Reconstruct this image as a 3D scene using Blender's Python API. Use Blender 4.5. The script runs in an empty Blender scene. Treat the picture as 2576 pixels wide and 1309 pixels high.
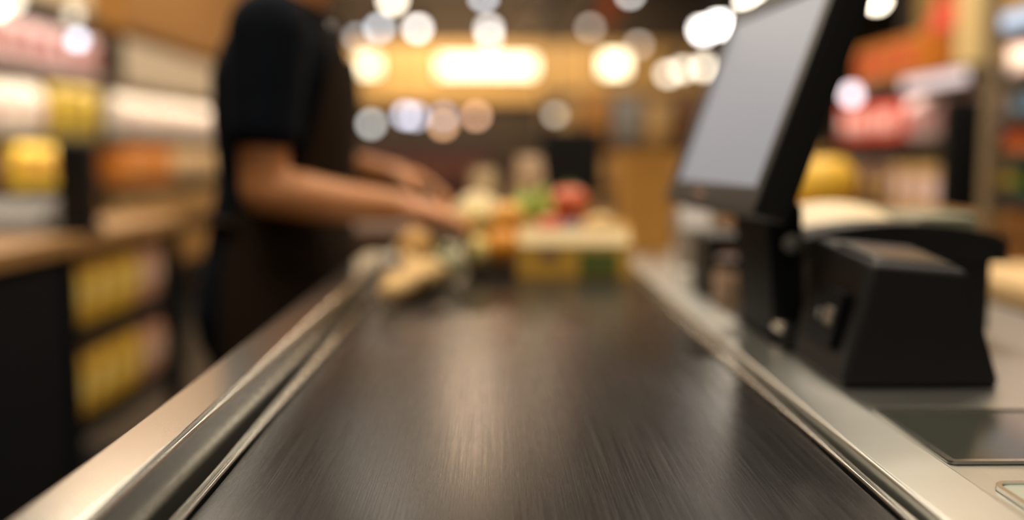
import bpy, bmesh, math, random
from mathutils import Vector, Matrix
random.seed(11)
sc = bpy.context.scene
COL = sc.collection
PI = math.pi

# ------------------------------------------------------------------ camera, world, lights, exposure
cam_d = bpy.data.cameras.new('camera')
cam = bpy.data.objects.new('camera', cam_d)
COL.objects.link(cam)
cam_d.sensor_width = 36.0
cam_d.lens = 36.0 * 2504 / 2576
cam_d.clip_start = 0.02
cam.location = (0, 0, 1.13)
cam.rotation_euler = (math.radians(90 - 6.03), 0, math.radians(-0.978))
cam_d.dof.use_dof = True
cam_d.dof.focus_distance = 0.70
cam_d.dof.aperture_fstop = cam_d.lens / 25.0        # a 25 mm wide opening
cam_d.dof.aperture_blades = 0
sc.camera = cam

sc.view_settings.view_transform = 'Standard'
sc.view_settings.look = 'None'
sc.view_settings.gamma = 1.0
sc.view_settings.use_curve_mapping = False
sc.view_settings.exposure = 0.0

wd = bpy.data.worlds.new('world')
sc.world = wd
wd.use_nodes = True
wd.node_tree.nodes['Background'].inputs[0].default_value = (1.0, 0.80, 0.58, 1)
wd.node_tree.nodes['Background'].inputs[1].default_value = 0.14


def area(name, loc, size, power, col=(1, 0.86, 0.68), tgt=None, sy=None):
    d = bpy.data.lights.new(name, 'AREA')
    d.energy = power
    d.color = col
    d.size = size
    if sy:
        d.shape = 'RECTANGLE'
        d.size_y = sy
    o = bpy.data.objects.new(name, d)
    o.location = loc
    if tgt:
        o.rotation_euler = (Vector(tgt) - Vector(loc)).to_track_quat('-Z', 'Y').to_euler()
    COL.objects.link(o)
    return o


for i, (x, y, p) in enumerate([(-0.9, 1.3, 46), (0.9, 1.2, 36), (0.0, -0.9, 20), (-1.5, 3.2, 60), (1.1, 3.0, 50), (-1.9, 5.3, 40), (0.9, 3.9, 30),
                               (3.2, 6.4, 20), (-1.0, 6.5, 26), (-2.8, 10.5, 80), (3.0, 11.0, 70)]):
    area('ceiling_area_light', (x, y, 3.3), 1.0, p)
for x, y, p in ((-0.22, 8.6, 34), (0.45, 9.2, 12)):
    area('ceiling_warm_light', (x, y, 3.05), 0.45, p, (1, 0.70, 0.46))
for n, x, y0, y1, z, p, tx in (('rack', -1.985, 3.5, 5.2, 1.462, 2.5, -2.2), ('rack', -1.985, 3.5, 5.2, 1.757, 2.6, -2.2), ('rack', -1.985, 3.6, 5.2, 1.167, 1.3, -2.2), ('rack', -1.985, 5.45, 8.0, 1.49, 4, -2.2), ('rack', -1.985, 5.45, 8.0, 1.19, 1.6, -2.2),
                               ('rack', 1.585, 3.35, 4.8, 1.387, 2.4, 1.8), ('rack', 1.585, 3.35, 4.8, 1.147, 0.6, 1.8), ('rack', 1.435, 2.0, 2.9, 1.435, 0.8, 1.65)):
    area('shelf_fill_light', (x, (y0 + y1) / 2, z), y1 - y0, p, (1, 0.86, 0.74), tgt=(tx, (y0 + y1) / 2, z - 0.22), sy=0.012)  # added unseen strips under the shelf lips, to brighten the goods
area('fascia_wash_light', (-0.4, 13.3, 3.2), 3.6, 150, (1, 0.80, 0.52), tgt=(-0.3, 14.9, 2.1), sy=0.3)

# ------------------------------------------------------------------ materials


def c(r, g, b):
    def f(v):
        v /= 255.0
        return v / 12.92 if v <= 0.04045 else ((v + 0.055) / 1.055) ** 2.4
    return (f(r), f(g), f(b), 1.0)


def pm(name, col, rough=0.5, metal=0.0, var=0.12, scale=18.0, bump=0.0, stretch=None, spec=0.5, coat=0.0, emit=None, es=0.0, aniso=0.0, trans=0.0):
    """procedural principled material: noise varies the colour a little and may bump the surface"""
    m = bpy.data.materials.new(name)
    m.use_nodes = True
    nt = m.node_tree
    b = nt.nodes['Principled BSDF']
    b.inputs['Roughness'].default_value = rough
    b.inputs['Metallic'].default_value = metal
    b.inputs['Specular IOR Level'].default_value = spec
    b.inputs['Coat Weight'].default_value = coat
    b.inputs['Coat Roughness'].default_value = 0.08
    b.inputs['Anisotropic'].default_value = aniso
    b.inputs['Transmission Weight'].default_value = trans
    tc = nt.nodes.new('ShaderNodeTexCoord')
    mp = nt.nodes.new('ShaderNodeMapping')
    if stretch:
        mp.inputs['Scale'].default_value = stretch
    nz = nt.nodes.new('ShaderNodeTexNoise')
    nz.inputs['Scale'].default_value = scale
    nz.inputs['Detail'].default_value = 4
    nt.links.new(tc.outputs['Object'], mp.inputs[0])
    nt.links.new(mp.outputs[0], nz.inputs['Vector'])
    mx = nt.nodes.new('ShaderNodeMix')
    mx.data_type = 'RGBA'
    lo = tuple(max(0, v * (1 - var)) for v in col[:3]) + (1,)
    hi = tuple(min(1, v * (1 + var)) for v in col[:3]) + (1,)
    mx.inputs[6].default_value = lo
    mx.inputs[7].default_value = hi
    nt.links.new(nz.outputs['Fac'], mx.inputs[0])
    nt.links.new(mx.outputs[2], b.inputs['Base Color'])
    if bump:
        bp = nt.nodes.new('ShaderNodeBump')
        bp.inputs['Strength'].default_value = bump
        bp.inputs['Distance'].default_value = 0.004
        nt.links.new(nz.outputs['Fac'], bp.inputs['Height'])
        nt.links.new(bp.outputs[0], b.inputs['Normal'])
    if emit:
        b.inputs['Emission Color'].default_value = emit
        b.inputs['Emission Strength'].default_value = es
    return m


def emi(name, col, s):
    m = bpy.data.materials.new(name)
    m.use_nodes = True
    nt = m.node_tree
    nt.nodes.clear()
    e = nt.nodes.new('ShaderNodeEmission')
    e.inputs[0].default_value = col
    e.inputs[1].default_value = s
    o = nt.nodes.new('ShaderNodeOutputMaterial')
    nt.links.new(e.outputs[0], o.inputs[0])
    return m


STEEL = pm('brushed_steel', (0.66, 0.66, 0.62, 1), 0.20, 1.0, 0.02, 30, 0.0, (14, 0.5, 14))
STEELR = pm('satin_steel', (0.66, 0.66, 0.62, 1), 0.33, 1.0, 0.06, 30)
STEEL2 = pm('worktop_steel', (0.66, 0.66, 0.61, 1), 0.30, 1.0, 0.06, 30, 0.015, (12, 0.6, 12))
BLACK = pm('black_plastic', c(17, 17, 18), 0.55, 0, 0.15, 200, 0.03, spec=0.3)
BLACKG = pm('black_gloss_plastic', c(13, 13, 14), 0.3, 0, 0.1, 60, spec=0.4)
DARKM = pm('dark_powder_coat', c(10, 13, 17), 0.7, 0, 0.2, 40, 0.02, spec=0.15)
GAP = pm('shaded_gap_black', c(10, 10, 10), 0.8)  # black standing in for the shade inside the gaps
WHITE = pm('white_plastic', c(226, 222, 214), 0.4)
GREY = pm('grey_plastic', c(128, 126, 124), 0.45)


def belt_mat():
    m = pm('conveyor_rubber', c(50, 48, 46), 0.34, 0, 0.0, 10, spec=0.26)
    nt = m.node_tree
    b = nt.nodes['Principled BSDF']
    tc = nt.nodes.new('ShaderNodeTexCoord')
    mp = nt.nodes.new('ShaderNodeMapping')
    mp.inputs['Scale'].default_value = (850, 4.5, 60)
    nz = nt.nodes.new('ShaderNodeTexNoise')
    nz.inputs['Scale'].default_value = 1.0
    nz.inputs['Detail'].default_value = 5
    nz.inputs['Roughness'].default_value = 0.7
    nt.links.new(tc.outputs['Object'], mp.inputs[0])
    nt.links.new(mp.outputs[0], nz.inputs['Vector'])
    mr = nt.nodes.new('ShaderNodeMapRange')
    mr.inputs[1].default_value = 0.3
    mr.inputs[2].default_value = 0.72
    mr.inputs[3].default_value = 0.20
    mr.inputs[4].default_value = 0.33
    nt.links.new(nz.outputs['Fac'], mr.inputs[0])
    nt.links.new(mr.outputs[0], b.inputs['Roughness'])
    cr = nt.nodes.new('ShaderNodeMapRange')
    cr.inputs[1].default_value = 0.3
    cr.inputs[2].default_value = 0.75
    cr.inputs[3].default_value = 0.006
    cr.inputs[4].default_value = 0.022
    nt.links.new(nz.outputs['Fac'], cr.inputs[0])
    cb = nt.nodes.new('ShaderNodeCombineColor')
    for i, k in enumerate((1.0, 0.95, 0.9)):
        mu = nt.nodes.new('ShaderNodeMath')
        mu.operation = 'MULTIPLY'
        mu.inputs[1].default_value = k
        nt.links.new(cr.outputs[0], mu.inputs[0])
        nt.links.new(mu.outputs[0], cb.inputs[i])
    nt.links.new(cb.outputs[0], b.inputs['Base Color'])
    bp = nt.nodes.new('ShaderNodeBump')
    bp.inputs['Strength'].default_value = 0.04
    bp.inputs['Distance'].default_value = 0.0006
    nt.links.new(nz.outputs['Fac'], bp.inputs['Height'])
    nt.links.new(bp.outputs[0], b.inputs['Normal'])
    return m


BELT = belt_mat()

# ------------------------------------------------------------------ mesh helpers


class MB:
    def __init__(s):
        s.bm = bmesh.new()
        s.flat = False

    def _add(s, verts, faces, M=None):
        vs = [s.bm.verts.new(M @ Vector(v) if M else v) for v in verts]
        for f in faces:
            try:
                s.bm.faces.new([vs[i] for i in f])
            except ValueError:
                pass
        return s

    def box(s, lo, hi, bev=0.0, M=None, seg=2):
        t = bmesh.new()
        bmesh.ops.create_cube(t, size=1)
        for v in t.verts:
            v.co = Vector([(lo[i] + hi[i]) / 2 + v.co[i] * (hi[i] - lo[i]) for i in range(3)])
        if bev:
            s.flat = True
            bmesh.ops.bevel(t, geom=t.edges[:], offset=bev, segments=seg, profile=0.5, affect='EDGES', clamp_overlap=True)
        return s._take(t, M)

    def _take(s, t, M=None):
        idx = {}
        for v in t.verts:
            idx[v] = s.bm.verts.new(M @ v.co if M else v.co)
        for f in t.faces:
            try:
                s.bm.faces.new([idx[v] for v in f.verts])
            except ValueError:
                pass
        t.free()
        return s

    def hull8(s, bot, top, bev=0.0, seg=2):
        """frustum: four bottom and four top points, same winding"""
        t = bmesh.new()
        vs = [t.verts.new(p) for p in list(bot) + list(top)]
        t.faces.new(vs[0:4][::-1])
        t.faces.new(vs[4:8])
        for i in range(4):
            j = (i + 1) % 4
            t.faces.new([vs[i], vs[j], vs[4 + j], vs[4 + i]])
        if bev:
            s.flat = True
            bmesh.ops.bevel(t, geom=t.edges[:], offset=bev, segments=seg, profile=0.5, affect='EDGES', clamp_overlap=True)
        return s._take(t)

    def tube(s, pts, rads, n=12, caps=True):
        pts = [Vector(p) for p in pts]
        if not hasattr(rads, '__len__'):
            rads = [rads] * len(pts)
        rings = []
        up = None
        for i, p in enumerate(pts):
            d = (pts[min(i + 1, len(pts) - 1)] - pts[max(i - 1, 0)]).normalized()
            if up is None:
                up = d.orthogonal().normalized()
            up = (up - d * up.dot(d)).normalized()
            w = d.cross(up)
            rings.append([s.bm.verts.new(p + (up * math.cos(2 * PI * k / n) + w * math.sin(2 * PI * k / n)) * rads[i]) for k in range(n)])
        for a, b in zip(rings, rings[1:]):
            for k in range(n):
                s.bm.faces.new([a[k], a[(k + 1) % n], b[(k + 1) % n], b[k]])
        if caps:
            s.bm.faces.new(rings[0][::-1])
            s.bm.faces.new(rings[-1])
        return s

    def loft(s, rings, n=24, p=2.0):
        """rings: (centre, rx, ry) horizontal super-ellipses"""
        rr = []
        for (cc, a, b) in rings:
            row = []
            for k in range(n):
                t = 2 * PI * k / n
                ct, st = math.cos(t), math.sin(t)
                row.append(s.bm.verts.new((cc[0] + a * math.copysign(abs(ct) ** (2 / p), ct), cc[1] + b * math.copysign(abs(st) ** (2 / p), st), cc[2])))
            rr.append(row)
        for a, b in zip(rr, rr[1:]):
            for k in range(n):
                s.bm.faces.new([a[k], a[(k + 1) % n], b[(k + 1) % n], b[k]])
        s.bm.faces.new(rr[0][::-1])
        s.bm.faces.new(rr[-1])
        return s

    def lathe(s, prof, cen=(0, 0, 0), n=16, M=None, wob=None):
        rr = []
        for (r, z) in prof:
            row = []
            for k in range(n):
                t = 2 * PI * k / n
                q = r * (wob(t, z) if wob else 1)
                v = Vector((cen[0] + q * math.cos(t), cen[1] + q * math.sin(t), cen[2] + z))
                row.append(s.bm.verts.new(M @ v if M else v))
            rr.append(row)
        for a, b in zip(rr, rr[1:]):
            for k in range(n):
                s.bm.faces.new([a[k], a[(k + 1) % n], b[(k + 1) % n], b[k]])
        s.bm.faces.new(rr[0][::-1])
        s.bm.faces.new(rr[-1])
        return s

    def ell(s, cen, r, n=16, m=10, M=None, f=None):
        if not hasattr(r, '__len__'):
            r = (r, r, r)
        rows = []
        T = Matrix.Translation(cen)
        if M:
            T = T @ M
        top = s.bm.verts.new(T @ Vector((0, 0, r[2] * (f(0, 0, 1) if f else 1))))
        bot = s.bm.verts.new(T @ Vector((0, 0, -r[2] * (f(0, 0, -1) if f else 1))))
        for i in range(1, m):
            ph = PI * i / m
            row = []
            for k in range(n):
                t = 2 * PI * k / n
                d = (math.sin(ph) * math.cos(t), math.sin(ph) * math.sin(t), math.cos(ph))
                q = f(*d) if f else 1
                row.append(s.bm.verts.new(T @ Vector((r[0] * d[0] * q, r[1] * d[1] * q, r[2] * d[2] * q))))
            rows.append(row)
        for k in range(n):
            s.bm.faces.new([top, rows[0][k], rows[0][(k + 1) % n]])
            s.bm.faces.new([bot, rows[-1][(k + 1) % n], rows[-1][k]])
        for a, b in zip(rows, rows[1:]):
            for k in range(n):
                s.bm.faces.new([a[k], b[k], b[(k + 1) % n], a[(k + 1) % n]])
        return s

    def prism(s, poly, a, b, axis='y'):
        s.flat = True
        """poly in (x,z) extruded along y, in (y,z) along x, or in (x,y) along z"""
        def pt(p, t):
            return {'y': (p[0], t, p[1]), 'x': (t, p[0], p[1]), 'z': (p[0], p[1], t)}[axis]
        A = [s.bm.verts.new(pt(p, a)) for p in poly]
        B = [s.bm.verts.new(pt(p, b)) for p in poly]
        n = len(poly)
        for i in range(n):
            s.bm.faces.new([A[i], A[(i + 1) % n], B[(i + 1) % n], B[i]])
        s.bm.faces.new(A[::-1])
        s.bm.faces.new(B)
        return s

    def build(s, name, mat, parent=None, smooth=True, loc=None, sub=0, angle=40):
        me = bpy.data.meshes.new(name)
        bmesh.ops.recalc_face_normals(s.bm, faces=s.bm.faces[:])
        s.bm.to_mesh(me)
        s.bm.free()
        me.materials.append(mat)
        if smooth:
            me.set_sharp_from_angle(angle=math.radians(angle))
            for p in me.polygons:
                p.use_smooth = True
        o = bpy.data.objects.new(name, me)
        COL.objects.link(o)
        if parent:
            o.parent = parent
        if loc:
            o.location = loc
        if smooth and s.flat:
            md = o.modifiers.new('flat_faces', 'WEIGHTED_NORMAL')
            md.weight = 100
            md.keep_sharp = True
        if sub:
            md = o.modifiers.new('sub', 'SUBSURF')
            md.levels = md.render_levels = sub
        return o


def rpoly(lo, hi, r, n=5, corners=(1, 1, 1, 1)):
    """rounded rectangle polygon"""
    out = []
    for i, (cx, cy, a0) in enumerate([(hi[0], hi[1], 0), (lo[0], hi[1], 90), (lo[0], lo[1], 180), (hi[0], lo[1], 270)]):
        if not corners[i]:
            out.append((cx, cy))
            continue
        ox = cx - r if i in (0, 3) else cx + r
        oy = cy - r if i in (0, 1) else cy + r
        for k in range(n + 1):
            t = math.radians(a0 + 90 * k / n)
            out.append((ox + r * math.cos(t), oy + r * math.sin(t)))
    return out


def tag(o, label, cat, group=None, kind=None):
    o['label'] = label
    o['category'] = cat
    if group:
        o['group'] = group
    if kind:
        o['kind'] = kind
    return o


def thing(name, label, cat, loc=(0, 0, 0), group=None, rz=0):
    o = bpy.data.objects.new(name, None)
    o.empty_display_size = 0.05
    o.location = loc
    o.rotation_euler = (0, 0, rz)
    COL.objects.link(o)
    return tag(o, label, cat, group)


def struct(o, label=None):
    o['kind'] = 'structure'
    if label:
        o['label'] = label
    return o


def lab(o, text):
    o['label'] = text
    return o


CH = {}


def kids(o):
    return [x for x in bpy.data.objects if x.parent == o]


def dup(root, ch, loc, rz, label, group, mats=None, scale=None):
    r = root.copy()
    COL.objects.link(r)
    r.location = loc
    r.rotation_euler = (0, 0, rz)
    if scale:
        r.scale = scale
    r['label'] = label
    r['group'] = group
    for k in ch:
        q = k.copy()
        COL.objects.link(q)
        q.parent = r
    return r


# ------------------------------------------------------------------ the room
FLOORM = pm('floor_tile', c(70, 60, 48), 0.3, 0, 0.2, 3)
CEILM = pm('dark_ceiling_paint', c(30, 25, 21), 0.9, 0, 0.25, 2)
WALLM = pm('back_wall_paint', c(52, 38, 24), 0.8, 0, 0.2, 1.5)
WOODB = pm('dark_golden_wood', c(178, 124, 54), 0.6, 0, 0.22, 3, 0.02, (1, 1, 9))
WOODG = pm('golden_wood', c(188, 148, 86), 0.5, 0, 0.22, 3, 0.02, (1, 1, 9))
WOODD = pm('dark_wood', c(84, 56, 34), 0.5, 0, 0.25, 4, 0.02, (1, 1, 8))
TANW = pm('tan_wood', c(150, 112, 66), 0.4, 0, 0.2, 6, 0.02, (1, 8, 8))

fl = struct(MB().box((-5, -3, -0.1), (6, 15.2, 0)).build('floor', FLOORM, smooth=False))
ce = struct(MB().box((-5, -3, 3.6), (6, 15.2, 3.7)).build('ceiling', CEILM, smooth=False))
wb = struct(MB().box((-5, 15, 0), (6, 15.2, 3.6)).build('wall_back', WALLM, smooth=False))
wl = struct(MB().box((-5.2, -3, 0), (-5, 15, 3.6)).build('wall_left', WALLM, smooth=False))
wr = struct(MB().box((6, -3, 0), (6.2, 15, 3.6)).build('wall_right', WALLM, smooth=False))
for k in range(11):                                                     # large square floor tiles nearest the counter
    for j in range(12):
        x0, y0 = -3.2 + k * 0.6, 0.0 + j * 0.6
        if k == 0 and j == 0:
            t0 = MB().box((0.004, 0.004, 0), (0.596, 0.596, 0.004)).build('tile', FLOORM, fl, smooth=False)
            t0.location = (x0, y0, 0)
            continue
        t = t0.copy()
        COL.objects.link(t)
        t.location = (x0, y0, 0)
# ceiling joists and a duct
for k, yy in enumerate((6.0, 8.0, 10.0, 12.0, 14.0)):
    b = MB().box((-5, yy - 0.06, 3.36), (6, yy + 0.06, 3.6)).build('beam', CEILM, ce, smooth=False)
MB().tube([(0.72, 7.5, 3.0), (0.62, 10.5, 2.72), (0.45, 14.9, 2.9)], 0.09, 14).build('air_duct', WOODD, ce)
# golden timber fascia across the back wall, of upright boards
fa = struct(MB().box((-5, 14.9, 1.92), (3.2, 15, 2.76)).build('trim_1', WOODG, smooth=False), 'golden timber fascia across the back wall')
brd = None
for k in range(27):
    x0 = -5 + k * 0.3
    if brd is None:
        brd = MB().box((0.006, 0, 0), (0.294, 0.03, 0.84), 0.004, seg=1).build('plank', WOODG, fa, smooth=False)
        brd.location = (x0, 14.87, 1.92)
    else:
        t = brd.copy()
        COL.objects.link(t)
        t.location = (x0, 14.87, 1.92)
# wood bulkhead above the left aisle rack
bh = struct(MB().box((-2.55, 5.45, 1.80), (-1.98, 8.4, 2.9)).build('trim_2', WOODB, smooth=False), 'golden wood bulkhead above the left aisle rack')
for k in range(7):
    MB().box((-1.98, 5.46 + k * 0.42, 1.81), (-1.965, 5.46 + k * 0.42 + 0.41, 2.89), 0.003, seg=1).build('plank', WOODB, bh, smooth=False)

# ------------------------------------------------------------------ checkout counter
ck = thing('checkout_counter', 'steel edged checkout counter carrying the black conveyor belt', 'checkout', (0, 0, 0))
MB().box((-0.25, 0.05, 0.10), (0.75, 2.55, 0.872), 0.006).build('cabinet_body', DARKM, ck)
MB().box((-0.22, 0.1, 0.0), (0.70, 2.5, 0.10)).build('plinth', BLACK, ck)
for k in range(4):
    MB().box((-0.262, 0.08 + k * 0.61, 0.13), (-0.25, 0.08 + k * 0.61 + 0.60, 0.855), 0.004).build('side_panel', DARKM, ck)
# belt slab with rounded ends
bp_ = []
for k in range(13):
    t = math.radians(-90 + 180 * k / 12)
    bp_.append((2.17 + 0.0125 * math.cos(t), 0.8875 + 0.0125 * math.sin(t)))
for k in range(13):
    t = math.radians(90 + 180 * k / 12)
    bp_.append((0.14 + 0.0125 * math.cos(t), 0.8875 + 0.0125 * math.sin(t)))
lab(MB().prism(bp_, -0.193, 0.254, 'x').build('conveyor_belt', BELT, ck), 'black brushed rubber conveyor belt')
# left rail
lab(MB().prism(rpoly((-0.258, 0.876), (-0.212, 0.940), 0.0055, 6, (1, 1, 0, 0)), 0.06, 1.95).build('left_rail', STEEL, ck), 'raised steel rail with a wide flat top')
MB().prism(rpoly((-0.2045, 0.874), (-0.1955, 0.9045), 0.003, 5, (1, 1, 0, 0)), 0.06, 2.18).build('trim_strip', STEEL, ck)
MB().box((-0.212, 0.06, 0.872), (-0.2045, 2.18, 0.888)).build('gap_shade_strip', GAP, ck)  # dark strip painted as the shade between rail and trim
# right rail
lab(MB().prism(rpoly((0.2685, 0.874), (0.3205, 0.9125), 0.0035, 5, (1, 1, 0, 0)), 0.06, 2.18).build('right_rail', STEELR, ck), 'low wide steel rail')
MB().prism(rpoly((0.2565, 0.874), (0.2635, 0.9045), 0.0025, 5, (1, 1, 0, 0)), 0.06, 2.18).build('trim_strip', STEEL, ck)
MB().box((0.2635, 0.06, 0.872), (0.2685, 2.18, 0.890)).build('gap_shade_strip', GAP, ck)
MB().box((0.3205, 0.06, 0.872), (0.3265, 2.18, 0.900)).build('gap_shade_strip', GAP, ck)
# worktop and bagging end
MB().box((0.3265, 0.06, 0.872), (0.76, 2.55, 0.905), 0.0025).build('worktop', STEEL2, ck)
MB().box((-0.25, 2.19, 0.872), (0.3265, 2.55, 0.899), 0.003).build('bagging_plate', STEEL2, ck)

# scanner glass plates let into the worktop
SCG = pm('smoked_scanner_glass', c(58, 60, 54), 0.12, 0, 0.1, 20, spec=0.6)
SCL = pm('pale_scanner_glass', c(170, 180, 170), 0.10, 0, 0.08, 20, spec=0.6)


def ring(lo, hi, w, z0, z1, r):
    mb = MB()
    A = rpoly(lo, hi, r)
    B = rpoly((lo[0] + w, lo[1] + w), (hi[0] - w, hi[1] - w), max(r - w, 0.001))
    n = len(A)
    v = [[mb.bm.verts.new((p[0], p[1], z)) for p in P] for P in (A, B) for z in (z0, z1)]
    for i in range(n):
        j = (i + 1) % n
        mb.bm.faces.new([v[0][i], v[0][j], v[1][j], v[1][i]])
        mb.bm.faces.new([v[1][i], v[1][j], v[3][j], v[3][i]])
        mb.bm.faces.new([v[3][i], v[3][j], v[2][j], v[2][i]])
        mb.bm.faces.new([v[2][i], v[2][j], v[0][j], v[0][i]])
    return mb


s1 = thing('scanner_plate', 'dark smoked glass plate framed in steel in front of the nearer printer', 'scanner', (0, 0, 0.9055))
ring((0.331, 0.700), (0.70, 0.852), 0.005, 0.0, 0.0025, 0.006).build('frame', STEEL, s1)
MB().prism(rpoly((0.336, 0.705), (0.695, 0.847), 0.004), 0.0, 0.0012, 'z').build('glass', SCG, s1)
s2 = thing('scanner_plate', 'pale glass scanner window with bright rounded frame at the near end of the worktop', 'scanner', (0, 0, 0.9055))
ring((0.337, 0.44), (0.62, 0.655), 0.004, 0.0, 0.003, 0.012).build('frame', STEEL, s2)
MB().prism(rpoly((0.341, 0.444), (0.616, 0.651), 0.009), 0.0, 0.0015, 'z').build('glass', SCL, s2)

# ------------------------------------------------------------------ touchscreen till
SCREEN = pm('lit_grey_screen', c(30, 30, 32), 0.42, 0, 0.05, 6, emit=c(166, 166, 172), es=0.72, spec=0.4)
BEZ = pm('dark_bezel_plastic', c(26, 23, 22), 0.5, 0, 0.1, 80)
till = thing('touchscreen_till', 'black touchscreen till tilted back on its stand beside the belt', 'monitor', (0.33, 1.2, 0.9055))
h = Vector((-0.095, 0.9955, 0)).normalized()
v = Vector((0.335, 0.03, 0.942)).normalized()
nrm = v.cross(h).normalized()
if nrm.x > 0:
    nrm = -nrm
v = (nrm.cross(h)).normalized()
if v.z < 0:
    v = -v
O = Vector((0.2725, 1.05, 1.068))          # near lower corner of the bezel face
T = Matrix((( h.x, v.x, nrm.x, O.x - 0.33), (h.y, v.y, nrm.y, O.y - 1.2), (h.z, v.z, nrm.z, O.z - 0.905), (0, 0, 0, 1)))
WU, HV = 0.352, 0.278
MB().box((0, 0, -0.044), (WU, HV, -0.004), 0.008, T, 3).build('housing', BLACK, till)
# bezel ring from four bars
bz = MB()
bz.box((0, 0, -0.006), (WU, 0.030, 0.0), 0.002, T)
bz.box((0, HV - 0.022, -0.006), (WU, HV, 0.0), 0.002, T)
bz.box((0, 0.028, -0.006), (0.020, HV - 0.02, 0.0), 0.002, T)
bz.box((WU - 0.022, 0.028, -0.006), (WU, HV - 0.02, 0.0), 0.002, T)
bz.build('bezel', BEZ, till)
lab(MB().box((0.019, 0.029, -0.0055), (WU - 0.021, HV - 0.021, -0.003), 0.0005, T).build('screen', SCREEN, till), 'softly lit grey screen')
MB().box((WU / 2 + 0.01, 0.011, -0.001), (WU / 2 + 0.045, 0.018, 0.0008), 0.0004, T).build('badge', pm('rose_badge', c(150, 110, 96), 0.4), till)
MB().box((0.05, 0.02, -0.066), (WU - 0.05, HV - 0.06, -0.043), 0.012, T, 3).build('rear_cover', BLACKG, till)
MB().hull8([(-0.002, -0.055, 0.0), (0.036, -0.055, 0), (0.036, 0.11, 0), (-0.002, 0.11, 0)],
           [(-0.022, -0.085, 0.17), (0.018, -0.085, 0.17), (0.018, 0.10, 0.19), (-0.022, 0.10, 0.19)], 0.008, 3).build('stand', DARKM, till)
MB().box((0.0, -0.085, 0.0), (0.05, 0.15, 0.014), 0.005).build('foot', BLACK, till)
lab(MB().tube([(0.004, -0.070, 0.125), (0.004, -0.090, 0.125)], 0.0105, 16).build('hinge_knob', STEEL, till), 'bright steel hinge knob')
lab(MB().tube([(0.004, -0.040, 0.026), (0.004, -0.088, 0.026)], 0.009, 16).build('foot_screw', STEEL, till), 'bright steel screw')

# ------------------------------------------------------------------ nearer receipt printer
pr = thing('receipt_printer', 'black tapered receipt printer nearest on the worktop', 'printer', (0.41, 1.02, 0.9055))
MB().hull8([(-0.077, -0.084, 0.002), (0.080, -0.084, 0.002), (0.075, 0.085, 0.002), (-0.075, 0.085, 0.002)],
           [(-0.042, -0.066, 0.120), (0.052, -0.066, 0.112), (0.05, 0.065, 0.125), (-0.058, 0.065, 0.135)], 0.007, 3).build('casing', BLACK, pr)
MB().hull8([(-0.040, -0.060, 0.118), (0.048, -0.060, 0.110), (0.046, 0.03, 0.118), (-0.050, 0.03, 0.128)],
           [(-0.036, -0.054, 0.125), (0.043, -0.054, 0.117), (0.041, 0.02, 0.124), (-0.046, 0.02, 0.134)], 0.003).build('lid', BLACKG, pr)
MB().box((-0.074, -0.08, 0.0), (0.077, 0.083, 0.004), 0.002).build('foot_plate', BLACKG, pr)
# left flank with its recessed key panel
FT = Matrix.Translation((-0.0665, -0.01, 0.058)) @ Matrix.Rotation(math.radians(13), 4, 'Y')
MB().box((-0.004, -0.035, -0.028), (0.004, 0.045, 0.03), 0.002, FT).build('key_panel', DARKM, pr)
lab(MB().box((-0.0065, -0.026, -0.006), (-0.002, -0.004, 0.012), 0.0015, FT).build('feed_key', pm('key_grey', c(112, 104, 94), 0.5), pr), 'pale grey feed key')
lab(MB().box((-0.006, 0.01, -0.004), (-0.002, 0.02, 0.006), 0.001, FT).build('feed_key', GREY, pr), 'small grey key')

# ------------------------------------------------------------------ farther printer with domed lid
CREAMREFL = pm('cream_lid_reflection', c(226, 204, 164), 0.5, 0, 0.06, 10)  # bright reflection on the dark lid, put in as cream colour
p2 = thing('receipt_printer', 'broad black printer with cream reflection painted on its domed lid behind the tapered printer', 'printer', (0.505, 1.30, 0.9055))
MB().box((-0.105, -0.09, 0.0), (0.110, 0.13, 0.105), 0.010, seg=3).build('casing', BLACK, p2)
prof = []
for k in range(15):
    t = k / 14
    prof.append((-0.122 + 0.244 * t, 0.118 + 0.024 * math.sin(PI * (0.15 + 0.75 * t)) - (0.006 if t > 0.98 or t < 0.02 else 0)))
prof += [(0.122, 0.094), (-0.122, 0.094)]
MB().prism(prof, -0.10, -0.02).build('front_hood', BLACK, p2)
dl = MB()
rows_ = []
for j_ in range(6):
    v_ = j_ / 5
    rows_.append([dl.bm.verts.new((-0.118 + 0.160 * k / 12, -0.02 + 0.15 * v_, 0.112 + 0.010 * math.sin(PI * (0.12 + 0.55 * k / 12)) + 0.036 * v_ * math.sin(PI * (0.2 + 0.5 * k / 12)))) for k in range(13)])
for j_ in range(5):
    for k in range(12):
        dl.bm.faces.new([rows_[j_][k], rows_[j_][k + 1], rows_[j_ + 1][k + 1], rows_[j_ + 1][k]])
lo_ = [[dl.bm.verts.new((r[k].co.x, r[k].co.y, 0.1)) for k in (0, 12)] for r in (rows_[0], rows_[-1])]
dl.bm.faces.new(rows_[0][::-1] + [lo_[0][0], lo_[0][1]])
dl.bm.faces.new(rows_[-1] + [lo_[1][1], lo_[1][0]])
dl.bm.faces.new([r[0] for r in rows_] + [lo_[1][0], lo_[0][0]])
dl.bm.faces.new([r[12] for r in rows_][::-1] + [lo_[0][1], lo_[1][1]])
dl.bm.faces.new([lo_[0][0], lo_[1][0], lo_[1][1], lo_[0][1]])
lab(dl.build('domed_lid', CREAMREFL, p2), 'domed lid with a cream reflection painted on')
lab(MB().box((0.044, -0.02, 0.1), (0.122, 0.13, 0.147), 0.006, seg=3).build('side_lid', pm('grey_green_reflection', c(150, 150, 128), 0.3), p2), 'flat lid with a grey green reflection painted on')  # grazing reflection on the flat top painted as grey green

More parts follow.
